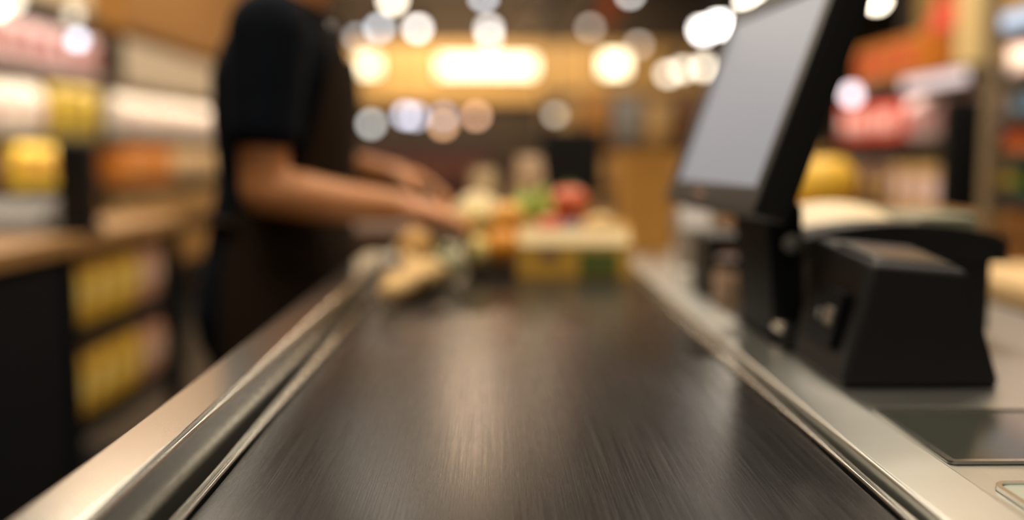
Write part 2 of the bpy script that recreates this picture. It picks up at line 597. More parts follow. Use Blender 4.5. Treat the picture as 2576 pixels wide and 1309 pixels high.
# small things under and behind the till
tw = thing('card_terminal', 'small grey card terminal with white display standing under the till screen', 'terminal', (0.365, 1.80, 0.9055))
MB().box((-0.03, -0.03, 0), (0.03, 0.05, 0.02), 0.005).build('base', WHITE, tw)
MB().hull8([(-0.032, -0.02, 0.018), (0.034, -0.02, 0.018), (0.034, 0.02, 0.018), (-0.032, 0.02, 0.018)],
           [(-0.036, 0.015, 0.125), (0.036, 0.015, 0.125), (0.036, 0.04, 0.125), (-0.036, 0.04, 0.125)], 0.006).build('body', pm('warm_grey_plastic', c(132, 118, 104), 0.5), tw)
MB().box((-0.028, -0.028, 0.085), (0.028, -0.018, 0.128), 0.003, Matrix.Rotation(math.radians(-18), 4, 'X')).build('display', pm('pale_display', c(216, 210, 206), 0.3), tw)
dk = thing('cash_drawer_lock', 'low black lock box between the grey terminal and the till stand', 'box', (0.352, 1.60, 0.9055))
MB().box((-0.022, -0.06, 0), (0.05, 0.06, 0.10), 0.006).build('case', BLACK, dk)
MB().tube([(0.012, -0.06, 0.07), (0.012, -0.066, 0.07)], 0.012, 14).build('lock', pm('rose_brass', c(150, 104, 80), 0.35, 0.8), dk)
jr = thing('lotion_jar', 'pinkish cream jar with brown lid beside the till stand', 'jar', (0.352, 1.46, 0.9055))
MB().lathe([(0.024, 0), (0.027, 0.006), (0.027, 0.05), (0.022, 0.058)], n=18).build('body', pm('pink_cream', c(172, 142, 118), 0.4), jr)
MB().lathe([(0.024, 0.057), (0.024, 0.072), (0.02, 0.076)], n=18).build('lid', pm('brown_lid', c(70, 46, 34), 0.4), jr)

# ------------------------------------------------------------------ groceries on the belt
BZ = 0.9005


def bag_mesh(w, d, hh, top=0.0, n=6):
    """upright paper bag: folded gusset sides, slightly open top"""
    mb = MB()
    rings = []
    for k in range(n + 1):
        t = k / n
        z = hh * t
        q = 1 + 0.03 * math.sin(5 * t) + top * t
        g = 0.82 - 0.1 * math.sin(PI * t)
        pts = [(-w / 2, -d / 2), (0, -d / 2 * (1.02 + 0.02 * math.sin(9 * t))), (w / 2, -d / 2), (w / 2 * g, 0), (w / 2, d / 2), (0, d / 2), (-w / 2, d / 2), (-w / 2 * g, 0)]
        rings.append([mb.bm.verts.new((p[0] * q + 0.004 * math.sin(7 * t + i), p[1] * q, z)) for i, p in enumerate(pts)])
    for a, b in zip(rings, rings[1:]):
        for i in range(8):
            mb.bm.faces.new([a[i], a[(i + 1) % 8], b[(i + 1) % 8], b[i]])
    mb.bm.faces.new(rings[0][::-1])
    inn = [mb.bm.verts.new((v_.co.x * 0.95, v_.co.y * 0.93, v_.co.z)) for v_ in rings[-1]]
    low = [mb.bm.verts.new((v_.co.x * 0.9, v_.co.y * 0.85, v_.co.z - hh * 0.3)) for v_ in rings[-1]]
    for i in range(8):
        j = (i + 1) % 8
        mb.bm.faces.new([rings[-1][i], rings[-1][j], inn[j], inn[i]])
        mb.bm.faces.new([inn[i], inn[j], low[j], low[i]])
    mb.bm.faces.new(low)
    return mb


KRAFT = pm('kraft_paper', c(164, 116, 44), 0.7, 0, 0.12, 14, 0.1)
kb = thing('paper_bag', 'tall golden kraft paper bag standing at the far right end of the belt', 'bag', (0.345, 2.30, 0.9055), rz=0.2)
kb.location = (0.352, 2.33, 0.906)
bag_mesh(0.105, 0.07, 0.235, 0.12).build('body', KRAFT, kb, smooth=False)
MB().tube([(-0.02, -0.037, 0.20), (-0.018, -0.042, 0.255), (0.018, -0.042, 0.255), (0.02, -0.037, 0.20)], 0.003, 6).build('handle', KRAFT, kb)

# the carton tray
CARTY = pm('yellow_printed_card', c(206, 160, 62), 0.55, 0, 0.12, 12)
CARTC = pm('cream_card', c(232, 208, 158), 0.6, 0, 0.08, 12)
GREENP = pm('green_print', c(84, 100, 40), 0.6, 0, 0.2, 20)
ct = thing('carton_tray', 'yellow cardboard fruit tray with cream rim on the belt', 'tray', (0.146, 1.92, BZ))
MB().box((-0.100, -0.065, 0.0), (0.104, 0.085, 0.006)).build('bottom', CARTC, ct, smooth=False)
lab(MB().box((-0.102, -0.068, 0.0), (0.106, -0.063, 0.062), 0.001).build('front_wall', CARTY, ct, smooth=False), 'yellow printed front wall')
MB().box((-0.102, 0.083, 0.0), (0.106, 0.088, 0.095), 0.001).build('rear_wall', CARTC, ct, smooth=False)
for sx in (-0.105, 0.104):
    MB().prism([(-0.068, 0), (0.088, 0), (0.088, 0.098), (-0.02, 0.092), (-0.068, 0.064)], sx, sx + 0.005, 'x').build('side_wall', CARTY, ct, smooth=False)
# folded cream lip sloping back from the front wall
MB().hull8([(-0.102, -0.070, 0.061), (0.106, -0.070, 0.061), (0.106, -0.064, 0.061), (-0.102, -0.064, 0.061)],
           [(-0.098, -0.052, 0.090), (0.102, -0.052, 0.090), (0.102, -0.046, 0.090), (-0.098, -0.046, 0.090)], 0.001).build('folded_lip', CARTC, ct, smooth=False)
MB().box((0.012, -0.0695, 0.006), (0.085, -0.068, 0.05)).build('green_label', GREENP, ct, smooth=False)
MB().prism([( -0.045 + 0.017 * math.cos(k * PI / 8), 0.044 + 0.012 * math.sin(k * PI / 8)) for k in range(16)], -0.0697, -0.068).build('plum_emblem', pm('plum_print', c(126, 96, 78), 0.6), ct, smooth=False)

TOM = pm('tomato_skin', c(206, 82, 46), 0.3, 0, 0.15, 8, coat=0.2)
GRN = pm('leaf_green', c(150, 166, 60), 0.5, 0, 0.3, 18, 0.2)
STEM = pm('stem_green', c(84, 104, 40), 0.6)
ORG = pm('orange_peel', c(214, 142, 36), 0.45, 0, 0.12, 120, 0.15)


def tomato(loc, r, label, rot=0.0, m=TOM):
    t = thing('tomato', label, 'tomato', loc, 'red tomatoes in the tray')
    MB().ell((0, 0, r * 0.86), (r, r, r * 0.86), 18, 12, f=lambda x, y, z: 1 + 0.04 * math.cos(5 * math.atan2(y, x)) * (1 - abs(z)) - (0.12 * max(0, z - 0.85) / 0.15)).build('body', m, t)
    s = MB()
    for k in range(5):
        a = rot + k * 2 * PI / 5
        s.tube([(0, 0, r * 1.62), (0.3 * r * math.cos(a), 0.3 * r * math.sin(a), r * 1.70), (0.62 * r * math.cos(a), 0.62 * r * math.sin(a), r * 1.58)], [0.08 * r, 0.11 * r, 0.02 * r], 6)
    s.tube([(0, 0, r * 1.55), (0.05 * r, 0, r * 1.95)], 0.07 * r, 6)
    s.build('calyx', STEM, t)
    return t


zt = BZ + 0.0075
tomato((0.090, 1.93, zt), 0.029, 'red tomato at the left front of the tray, under the green leaves')
tomato((0.148, 1.945, zt), 0.030, 'red tomato in the bottom middle of the tray')
tomato((0.206, 1.93, zt), 0.030, 'red tomato against the right wall of the tray')
tomato((0.116, 1.955, zt + 0.050), 0.034, 'red tomato on the left of the second layer in the tray heap', 0.5)
tomato((0.184, 1.957, zt + 0.050), 0.032, 'orange red tomato on the right of the second layer in the heap', 0.9, pm('orange_tomato', c(216, 122, 78), 0.3, 0, 0.1, 8))
tomato((0.146, 1.962, zt + 0.100), 0.036, 'large salmon red tomato topmost on the heap in the tray', 1.3, pm('salmon_tomato', c(216, 104, 66), 0.3, 0, 0.12, 8))
pot = tag(MB().ell((0, 0, 0.026), (0.034, 0.028, 0.026), 16, 10, f=lambda x, y, z: 1 + 0.06 * math.sin(3 * x + 2 * y)).build('potato', pm('potato_skin', c(214, 176, 116), 0.7, 0, 0.15, 30, 0.2), loc=(0.200, 1.912, zt + 0.056)),
          'pale tan potato in front of the orange red tomato', 'potato')
plum = tag(MB().ell((0, 0, 0.02), (0.024, 0.02, 0.02), 16, 10, f=lambda x, y, z: 1 - 0.08 * max(0, z - 0.8)).build('plum', pm('plum_skin', c(96, 92, 110), 0.4, 0, 0.2, 10), loc=(0.146, 1.902, zt + 0.056)),
           'blue grey plum lying behind the cream lip of the tray', 'plum')


def leafy(name, label, cat, loc, R, n, m, hh, seed):
    rnd = random.Random(seed)
    t = thing(name, label, cat, loc)
    MB().ell((0, 0, R * 0.6), (R * 0.55, R * 0.55, R * 0.6), 12, 8).build('heart', m, t)
    for k in range(n):
        a = k * 2.399
        tilt = 0.25 + 0.75 * (k / n)
        mb = MB()
        rows = []
        for i in range(6):
            u = i / 5
            row = []
            for j in range(5):
                w_ = (j - 2) / 2
                wid = R * 0.55 * math.sin(PI * (0.12 + 0.8 * u)) * w_
                out = R * (0.25 + tilt * 0.75 * u ** 1.3)
                z = hh * (u * (1.15 - 0.5 * tilt * u)) + 0.08 * R * math.sin(6 * w_ + 9 * u + k) + 0.006
                out += 0.1 * R * math.cos(5 * w_ + k) - 0.18 * R * w_ * w_
                row.append(mb.bm.verts.new((out * math.cos(a) - wid * math.sin(a), out * math.sin(a) + wid * math.cos(a), max(z, 0.003))))
            rows.append(row)
        for r0, r1 in zip(rows, rows[1:]):
            for j in range(4):
                mb.bm.faces.new([r0[j], r0[j + 1], r1[j + 1], r1[j]])
        o = mb.build('leaf', m, t)
        md = o.modifiers.new('thick', 'SOLIDIFY')
        md.thickness = 0.0015
    return t


leafy('lettuce', 'bright green lettuce standing just behind the left of the tray', 'lettuce', (0.078, 2.075, BZ), 0.062, 13, GRN, 0.150, 3)
lt2 = leafy('cauliflower', 'cream cauliflower in pale green leaves left of the lettuce', 'cauliflower', (-0.035, 2.03, BZ), 0.058, 9, pm('pale_leaf', c(196, 186, 122), 0.6, 0, 0.2, 14, 0.2), 0.13, 5)
cf = MB()
for k in range(26):
    a = k * 2.399
    q = math.sqrt(k / 26)
    cf.ell((0.045 * q * math.cos(a), 0.045 * q * math.sin(a), 0.105 + 0.035 * (1 - q * q)), 0.0155, 8, 6)
fl_ = cf.build('floret_head', pm('cream_floret', c(226, 206, 164), 0.7, 0, 0.15, 60, 0.2), lt2)
fl_['kind'] = 'stuff'


def fruit(name, label, cat, loc, r, m, tip=0.0, group=None):
    t = thing(name, label, cat, loc, group)
    MB().ell((0, 0, r[2]), r, 18, 12, f=lambda x, y, z: 1 + tip * max(0, abs(x) - 0.8) / 0.2).build('body', m, t)
    MB().tube([(0, 0, 2 * r[2] - 0.002), (0.001, 0, 2 * r[2] + 0.003)], 0.004, 8).build('stem', STEM, t)
    return t


fruit('orange', 'orange resting against the left wall of the tray', 'orange', (0.012, 1.90, BZ + 0.02), (0.036, 0.036, 0.035), ORG)
bx = tag(MB().box((-0.05, -0.03, 0), (0.045, 0.04, 0.019), 0.004).build('date_box', pm('dark_brown_card', c(58, 40, 24), 0.5), loc=(0.0, 1.905, BZ)), 'flat dark brown box beneath the orange and the lemon', 'box')
fruit('orange', 'orange on top of the lower one beside the lettuce', 'orange', (0.026, 1.935, BZ + 0.079), (0.031, 0.031, 0.03), pm('orange_peel_amber', c(222, 160, 62), 0.45, 0, 0.12, 120, 0.15))
fruit('lemon', 'pale yellow lemon nearest the cashier hand', 'lemon', (-0.037, 1.885, BZ + 0.0195), (0.024, 0.024, 0.03), pm('lemon_peel', c(240, 220, 140), 0.4, 0, 0.1, 90, 0.1), 0.15)
lm2 = fruit('lemon', 'pale yellow lemon set on end above the nearest lemon', 'lemon', (-0.036, 1.905, BZ + 0.078), (0.026, 0.026, 0.032), pm('lemon_peel_light', c(236, 214, 146), 0.4, 0, 0.1, 90, 0.1), 0.15)

# upright pouches


def pouch(name, label, cat, loc, w, d, hh, mat, lmat=None, rz=0, group=None, n=8, taper=0.0):
    t = thing(name, label, cat, loc, group, rz)
    mb = MB()
    F, B = [], []
    for i in range(n + 1):
        u = i / n
        prof_ = (1 - (2 * u - 1) ** 4) ** 0.7 if u > 0.5 else max(0.55, (1 - (2 * u - 1) ** 4) ** 0.5)
        ff, bb = [], []
        for j in range(7):
            s_ = -1 + j / 3
            th = d / 2 * prof_ * math.sqrt(max(0, 1 - abs(s_) ** 3)) + 0.0006
            x = w / 2 * s_ * (1 - 0.05 * prof_) * (1 - taper * u ** 2.5)
            ff.append(mb.bm.verts.new((x, -th * (1 + 0.07 * math.sin(9 * u + 4 * s_)), hh * u)))
            bb.append(mb.bm.verts.new((x, th, hh * u)))
        F.append(ff)
        B.append(bb)
    for i in range(n):
        for j in range(6):
            mb.bm.faces.new([F[i][j], F[i][j + 1], F[i + 1][j + 1], F[i + 1][j]])
            mb.bm.faces.new([B[i][j + 1], B[i][j], B[i + 1][j], B[i + 1][j + 1]])
        mb.bm.faces.new([B[i][0], F[i][0], F[i + 1][0], B[i + 1][0]])
        mb.bm.faces.new([F[i][6], B[i][6], B[i + 1][6], F[i + 1][6]])
    mb.bm.faces.new(F[0][::-1] + B[0])
    mb.bm.faces.new(F[-1] + B[-1][::-1])
    mb.build('body', mat, t)
    if lmat:
        lb = MB()
        for j in range(6):
            s0, s1 = -0.62 + j * 1.24 / 6, -0.62 + (j + 1) * 1.24 / 6
            vs = []
            for (s_, u) in ((s0, 0.30), (s1, 0.30), (s1, 0.66), (s0, 0.66)):
                prof_ = 1.0
                th = d / 2 * prof_ * math.sqrt(max(0, 1 - abs(s_) ** 3)) * 1.09 + 0.001
                vs.append(lb.bm.verts.new((w / 2 * s_, -th, hh * u)))
            lb.bm.faces.new(vs)
        lb.build('label_panel', lmat, t)
    return t


CREAMP = pm('cream_paper_packet', c(176, 152, 114), 0.6, 0, 0.1, 10)
pouch('flour_packet', 'cream paper packet upright behind the cauliflower, on its left', 'packet', (-0.025, 2.16, BZ), 0.085, 0.05, 0.20, CREAMP, pm('pink_grey_print', c(160, 134, 106), 0.6), taper=0.4)
pouch('flour_packet', 'tallest cream paper packet upright behind the tomatoes', 'packet', (0.075, 2.17, BZ), 0.095, 0.055, 0.228, pm('rose_cream_packet', c(176, 146, 114), 0.6, 0, 0.1, 10), pm('ivory_print', c(206, 182, 142), 0.6), rz=0.15, taper=0.45)

# bread, ginger and greens along the left side of the belt
BREAD = pm('bread_crust', c(206, 158, 92), 0.7, 0, 0.2, 25, 0.2)
br = thing('bread_roll', 'tan oval bread roll leaning by the left rail', 'bread', (-0.144, 1.80, BZ))
MB().ell((0, 0, 0.052), (0.035, 0.042, 0.049), 18, 12, f=lambda x, y, z: 1 + 0.05 * math.sin(4 * z + 2 * y)).build('crust', BREAD, br)
MB().tube([(-0.012, -0.040, 0.035), (0.0, -0.0425, 0.052), (0.012, -0.038, 0.070)], [0.002, 0.004, 0.002], 6).build('score_mark', pm('pale_crumb', c(226, 190, 130), 0.8), br)


def remesh(name, mb, mat, vox, parent=None, smooth=4, loc=None):
    o = mb.build(name, mat, None)
    md = o.modifiers.new('r', 'REMESH')
    md.mode = 'VOXEL'
    md.voxel_size = vox
    if smooth:
        sm = o.modifiers.new('s', 'SMOOTH')
        sm.iterations = smooth
        sm.factor = 0.5
    dg = bpy.context.evaluated_depsgraph_get()
    me = bpy.data.meshes.new_from_object(o.evaluated_get(dg))
    o.modifiers.clear()
    old = o.data
    o.data = me
    me.name = name
    bpy.data.meshes.remove(old)
    for p in me.polygons:
        p.use_smooth = True
    if parent:
        o.parent = parent
    if loc:
        o.location = loc
    return o


gm = MB()
gp = [(-0.020, -0.11, 0.022), (-0.004, -0.05, 0.026), (0.008, 0.0, 0.03), (0.030, 0.06, 0.034), (0.045, 0.10, 0.028)]
gm.tube(gp, [0.016, 0.022, 0.024, 0.024, 0.014], 12)
for p, r in zip(gp, (0.018, 0.023, 0.025, 0.025, 0.016)):
    gm.ell(p, r, 12, 8)
for a, b, r in (((0, -0.04, 0.03), (-0.028, -0.02, 0.03), 0.015), ((0.01, 0.0, 0.03), (0.03, -0.03, 0.035), 0.014), ((0.03, 0.06, 0.035), (0.0, 0.085, 0.045), 0.015), ((0.01, 0.01, 0.035), (-0.005, 0.03, 0.06), 0.013)):
    gm.tube([a, b], [r, r * 0.9], 10)
    gm.ell(b, r, 10, 8)
gg = remesh('ginger_root', gm, pm('ginger_skin', c(204, 168, 112), 0.75, 0, 0.2, 50, 0.3), 0.004, None, 4, (-0.142, 1.615, BZ - 0.001))
tag(gg, 'knobbly tan ginger root lying along the left side of the belt', 'ginger')

av = thing('avocado', 'dark green avocado under the cashier wrist', 'avocado', (-0.128, 1.86, BZ))
MB().ell((0, 0, 0.055), (0.027, 0.027, 0.055), 16, 12, f=lambda x, y, z: 1 - 0.25 * max(0, z)).build('body', pm('avocado_skin', c(34, 42, 24), 0.5, 0, 0.3, 60, 0.3), av)
MB().tube([(0, 0, 0.080), (0, 0, 0.088)], 0.004, 8).build('stem', STEM, av)
kh = thing('kohlrabi', 'grey green kohlrabi between the ginger and the brown box', 'kohlrabi', (-0.088, 1.79, BZ))
MB().ell((0, 0, 0.031), (0.034, 0.034, 0.031), 18, 12).build('bulb', pm('kohlrabi_skin', c(150, 146, 108), 0.5, 0, 0.15, 20), kh)
for k in range(4):
    a = k * PI / 2 + 0.4
    MB().tube([(0.016 * math.cos(a), 0.016 * math.sin(a), 0.055), (0.026 * math.cos(a), 0.026 * math.sin(a), 0.078)], [0.004, 0.002], 8).build('stalk', STEM, kh)

# ------------------------------------------------------------------ the cashier
SKIN = pm('skin', c(192, 128, 78), 0.5, 0, 0.08, 12)
NAVY = pm('navy_cotton', c(8, 13, 21), 0.9, 0, 0.12, 60, 0.05, spec=0.1)
JEAN = pm('navy_denim', c(9, 14, 24), 0.9, 0, 0.15, 80, 0.05, spec=0.1)
APRON = pm('brown_apron_cloth', c(38, 28, 18), 0.9, 0, 0.12, 50, 0.05, spec=0.1)
HAIRM = pm('dark_hair', c(26, 20, 16), 0.6, 0, 0.3, 90, 0.3, (1, 1, 6))
CY = 1.97
cs = thing('person', 'cashier in navy t-shirt and brown apron reaching over the belt to the groceries', 'person', (-0.43, CY, 0))
OX, OY = -0.43, CY


def L(p):
    return (p[0] - OX, p[1] - OY, p[2])


def limb(mb, pts, rads, n=14):
    pts = [L(p) for p in pts]
    mb.tube(pts, rads, n)
    for p, r in zip(pts, rads):
        mb.ell(p, r * 0.995, n, 8)


TORSO = [(0.80, -0.445, 0.118, 0.165), (0.90, -0.44, 0.120, 0.165), (1.00, -0.425, 0.105, 0.145), (1.10, -0.415, 0.110, 0.148), (1.20, -0.412, 0.120, 0.160),
         (1.28, -0.410, 0.120, 0.172), (1.34, -0.405, 0.100, 0.175), (1.375, -0.402, 0.075, 0.135), (1.405, -0.398, 0.052, 0.075)]
RSH, REL, RWR = (-0.395, 1.785, 1.345), (-0.405, 1.755, 1.065), (-0.170, 1.815, 1.036)
LSH, LEL, LWR = (-0.395, 2.155, 1.345), (-0.345, 2.20, 1.10), (-0.205, 2.11, 1.085)
HC = Vector((-0.312, CY, 1.565))
tl = math.radians(22)
HF, HU = Vector((math.cos(tl), 0, -math.sin(tl))), Vector((math.sin(tl), 0, math.cos(tl)))


def H(x, y, z):
    return HC + HF * x + Vector((0, 1, 0)) * y + HU * z


body = MB()
body.loft([(L((x, CY, z)), a, b) for z, x, a, b in TORSO])
limb(body, [(-0.40, CY, 1.37), (-0.375, CY, 1.44), (-0.335, CY, 1.52)], [0.058, 0.054, 0.055])
HM = Matrix(((HF.x, 0, HU.x, 0), (0, 1, 0, 0), (HF.z, 0, HU.z, 0), (0, 0, 0, 1)))
body.ell(L(H(-0.015, 0, 0.035)), (0.092, 0.074, 0.085), 20, 14, HM)
body.ell(L(H(0.018, 0, -0.03)), (0.070, 0.060, 0.082), 20, 14, HM)
body.ell(L(H(0.052, 0, -0.090)), (0.026, 0.030, 0.020), 14, 10, HM)
body.tube([L(H(0.080, 0, 0.02)), L(H(0.098, 0, -0.015)), L(H(0.108, 0, -0.030)), L(H(0.088, 0, -0.037))], [0.008, 0.011, 0.014, 0.008], 10)
for s in (-1, 1):
    body.ell(L(H(0.098, s * 0.011, -0.031)), 0.009, 8, 6)
    body.ell(L(H(-0.012, s * 0.074, -0.005)), (0.020, 0.008, 0.032), 12, 8, HM)
    body.ell(L(H(0.066, s * 0.032, 0.022)), (0.016, 0.026, 0.008), 10, 8, HM)
limb(body, [RSH, (-0.402, 1.762, 1.20), REL], [0.056, 0.047, 0.041])
limb(body, [REL, (-0.345, 1.768, 1.058), (-0.27, 1.79, 1.045), RWR], [0.041, 0.0435, 0.037, 0.0265])
limb(body, [LSH, (-0.375, 2.185, 1.22), LEL], [0.056, 0.047, 0.040])
limb(body, [LEL, (-0.30, 2.17, 1.095), LWR], [0.040, 0.040, 0.0265])
for s in (-1, 1):
    limb(body, [(-0.445, CY + s * 0.085, 0.84), (-0.44, CY + s * 0.095, 0.49), (-0.465, CY + s * 0.10, 0.09)], [0.088, 0.056, 0.036])
    limb(body, [(-0.475, CY + s * 0.10, 0.05), (-0.39, CY + s * 0.11, 0.036), (-0.32, CY + s * 0.115, 0.028)], [0.036, 0.034, 0.024])


def hand(mb, wrist, d, down, side, curl):
    """palm, four unequal bent fingers and a thumb; d = along the hand, down = palm side, side = towards the thumb"""
    w = Vector(wrist)
    d, down, side = Vector(d).normalized(), Vector(down), Vector(side)
    down = (down - d * down.dot(d)).normalized()
    side = (side - d * side.dot(d) - down * side.dot(down)).normalized()
    P = lambda a, b, e: L(w + d * a + side * b + down * e)
    for b in (-0.026, -0.009, 0.009, 0.026):
        mb.tube([P(-0.005, b * 0.55, 0), P(0.04, b * 0.95, 0.0), P(0.085, b * 1.1, 0.004)], [0.0165, 0.0155, 0.0125], 10)
        mb.ell(P(0.085, b * 1.1, 0.004), 0.0125, 10, 8)
    mb.ell(P(0.04, 0, 0.003), 0.026, 12, 8)
    for (b, ln, r) in ((0.0285, 0.070, 0.0088), (0.0098, 0.079, 0.009), (-0.0098, 0.073, 0.0086), (-0.0285, 0.057, 0.0078)):
        p = w + d * 0.086 + side * b + down * 0.004
        ang = curl * 0.45
        pts, rad = [p], [r * 1.1]
        for q in (0.45, 0.30, 0.25):
            dd = d * math.cos(ang) + down * math.sin(ang) + side * (b * 2.0)
            p = p + dd.normalized() * ln * q
            pts.append(p)
            rad.append(r * (1.0 - 0.25 * (1 - q)))
            ang += curl
        mb.tube([L(x) for x in pts], rad, 8)
        for x, r_ in zip(pts, rad):
            mb.ell(L(x), r_, 8, 6)
    tp = [P(0.018, 0.022, 0.006), P(0.045, 0.046, 0.016), P(0.072, 0.056, 0.028), P(0.092, 0.056, 0.042)]
    mb.tube(tp, [0.015, 0.012, 0.0105, 0.008], 8)
    for x, r_ in zip(tp, (0.015, 0.012, 0.0105, 0.0082)):
        mb.ell(x, r_, 8, 6)


hand(body, RWR, (0.84, 0.28, -0.16), (0.25, 0.3, -0.9), (0.0, 0.95, 0.2), 0.5)
hand(body, LWR, (0.85, -0.42, -0.22), (0.1, -0.45, -0.85), (0.0, -0.8, 0.3), 0.5)
bo = remesh('body', body, SKIN, 0.0055, cs, 3)

shirt = MB()
shirt.loft([(L((x, CY, z)), a + 0.014, b + 0.014) for z, x, a, b in TORSO[1:-1]])
shirt.loft([(L((x, CY, z)), a + 0.012, b + 0.012) for z, x, a, b in ((0.92, -0.438, 0.12, 0.165), (1.37, -0.40, 0.07, 0.11), (1.405, -0.392, 0.052, 0.06))])
limb(shirt, [RSH, (-0.402, 1.762, 1.19)], [0.074, 0.066])
shirt.tube([L((-0.402, 1.762, 1.20)), L((-0.403, 1.758, 1.152))], [0.066, 0.066], 16)
limb(shirt, [LSH, (-0.376, 2.185, 1.21)], [0.074, 0.064])
limb(shirt, [(-0.40, 1.86, 1.335), (-0.395, 1.79, 1.345)], [0.078, 0.074])
limb(shirt, [(-0.40, 2.08, 1.335), (-0.395, 2.15, 1.345)], [0.078, 0.074])
remesh('t_shirt', shirt, NAVY, 0.008, cs, 3)

tr = MB()
tr.loft([(L((x, CY, z)), a, b) for z, x, a, b in ((0.76, -0.45, 0.128, 0.185), (0.83, -0.452, 0.138, 0.185), (0.92, -0.442, 0.130, 0.176), (1.0, -0.428, 0.119, 0.158), (1.03, -0.424, 0.115, 0.155))])
for s in (-1, 1):
    limb(tr, [(-0.448, CY + s * 0.088, 0.82), (-0.44, CY + s * 0.098, 0.49), (-0.462, CY + s * 0.10, 0.12)], [0.104, 0.076, 0.060])
remesh('trousers', tr, JEAN, 0.009, cs, 3)
for s in (-1, 1):
    sh = MB()
    limb(sh, [(-0.485, CY + s * 0.10, 0.055), (-0.40, CY + s * 0.11, 0.05), (-0.325, CY + s * 0.115, 0.042)], [0.045, 0.044, 0.036])
    limb(sh, [(-0.47, CY + s * 0.10, 0.085), (-0.465, CY + s * 0.10, 0.11)], [0.046, 0.046])
    remesh('shoe', sh, BLACK, 0.008, cs, 3)
hr = MB()
hr.ell(L(H(-0.028, 0, 0.050)), (0.092, 0.084, 0.083), 20, 14, HM)
hr.ell(L(H(-0.060, 0, 0.0)), (0.050, 0.074, 0.080), 16, 12, HM)
remesh('hair', hr, HAIRM, 0.007, cs, 3)
EYE = pm('eye_white', c(225, 220, 212), 0.3)
IRIS = pm('brown_iris', c(40, 26, 18), 0.25)
for s in (-1, 1):
    e = MB().ell(L(H(0.0755, s * 0.031, 0.004)), 0.0115, 12, 8).build('eye', EYE, cs)
    MB().ell(L(H(0.0855, s * 0.031, 0.001)), 0.0035, 10, 6).build('iris', IRIS, e)
MB().tube([L(H(0.072, -0.022, -0.066)), L(H(0.086, 0, -0.063)), L(H(0.072, 0.022, -0.066))], [0.004, 0.0075, 0.004], 8).build('lips', pm('lip_skin', c(160, 92, 74), 0.5), cs)


def apron_sheet(rows, m):
    """rows: (z, xc, a, b, half angle) - cloth wrapped round the front of the body, with thickness"""
    mb = MB()
    outer, inner = [], []
    for i, (z, xc, a, b, ha) in enumerate(rows):
        ro, ri = [], []
        for k in range(25):
            t = math.radians(-ha + 2 * ha * k / 24)
            fold = 0.006 * math.sin(7 * t + 1.3) * min(1, max(0, (1.02 - z) / 0.3))
            for lst, off in ((ro, 0.006 + fold), (ri, 0.001 + fold)):
                lst.append(mb.bm.verts.new(L((xc + (a + off) * math.cos(t), CY + (b + off) * math.sin(t), z))))
        outer.append(ro)
        inner.append(ri)
    for g in (outer, inner):
        for r0, r1 in zip(g, g[1:]):
            for k in range(24):
                mb.bm.faces.new([r0[k], r0[k + 1], r1[k + 1], r1[k]])
    n = len(rows)
    for i in range(n - 1):
        for k in (0, 24):
            mb.bm.faces.new([outer[i][k], inner[i][k], inner[i + 1][k], outer[i + 1][k]])
    for i in (0, n - 1):
        for k in range(24):
            mb.bm.faces.new([outer[i][k], outer[i][k + 1], inner[i][k + 1], inner[i][k]])
    return mb.build('apron', m, cs)


ap = apron_sheet([(0.50, -0.43, 0.150, 0.215, 112), (0.65, -0.43, 0.150, 0.210, 112), (0.80, -0.435, 0.152, 0.205, 114), (0.92, -0.43, 0.145, 0.190, 116), (1.00, -0.42, 0.134, 0.170, 116),
                  (1.03, -0.418, 0.131, 0.166, 112), (1.08, -0.416, 0.132, 0.168, 66), (1.16, -0.412, 0.138, 0.176, 56), (1.25, -0.409, 0.140, 0.186, 46), (1.31, -0.405, 0.130, 0.19, 38)], APRON)
for s in (-1, 1):
    MB().tube([L((-0.302, CY + s * 0.105, 1.312)), L((-0.318, CY + s * 0.082, 1.392)), L((-0.395, CY + s * 0.072, 1.430)), L((-0.452, CY + s * 0.02, 1.418))], 0.008, 8).build('neck_strap', APRON, ap)
MB().tube([L((-0.468, 1.79, 1.005)), L((-0.53, 1.86, 1.01)), L((-0.566, 1.95, 1.01)), L((-0.566, 1.99, 1.01)), L((-0.53, 2.08, 1.01)), L((-0.468, 2.15, 1.005))], 0.007, 8).build('waist_tie', APRON, ap)

# ------------------------------------------------------------------ neighbouring counter behind the cashier
nc = thing('neighbour_counter', 'long counter with tan wooden top and black side behind the cashier', 'counter', (-1.35, 2.2, 0))
MB().box((-0.28, -1.4, 0.885), (0.31, 1.15, 0.928), 0.006).build('wooden_top', TANW, nc)
for k in range(3):
    MB().box((-0.27, -1.38 + k * 0.55, 0.06), (0.285, -1.38 + k * 0.55 + 0.545, 0.885), 0.004).build('side_panel', DARKM, nc)
MB().box((0.245, 0.27, 0.0), (0.295, 0.315, 0.885), 0.004).build('corner_post', DARKM, nc)
MB().box((0.245, 1.10, 0.0), (0.295, 1.145, 0.885), 0.004).build('corner_post', DARKM, nc)
MB().box((-0.27, 0.27, 0.0), (-0.25, 1.145, 0.885)).build('back_panel', DARKM, nc, smooth=False)
for z in (0.14, 0.41, 0.655):
    MB().box((-0.25, 0.315, z), (0.29, 1.10, z + 0.018), 0.003).build('shelf_board', DARKM, nc)
    MB().box((0.29, 0.315, z - 0.006), (0.296, 1.10, z + 0.028), 0.002).build('shelf_lip', DARKM, nc)
YEL = pm('yellow_packet', c(214, 168, 52), 0.45, 0, 0.18, 30, 0.1)
YEL2 = pm('yellow_packet_print', c(232, 204, 110), 0.45, 0, 0.18, 30)
PINKP = pm('rose_packet', c(190, 140, 112), 0.5, 0, 0.2, 30)
PINK2 = pm('rose_print', c(214, 180, 156), 0.5)
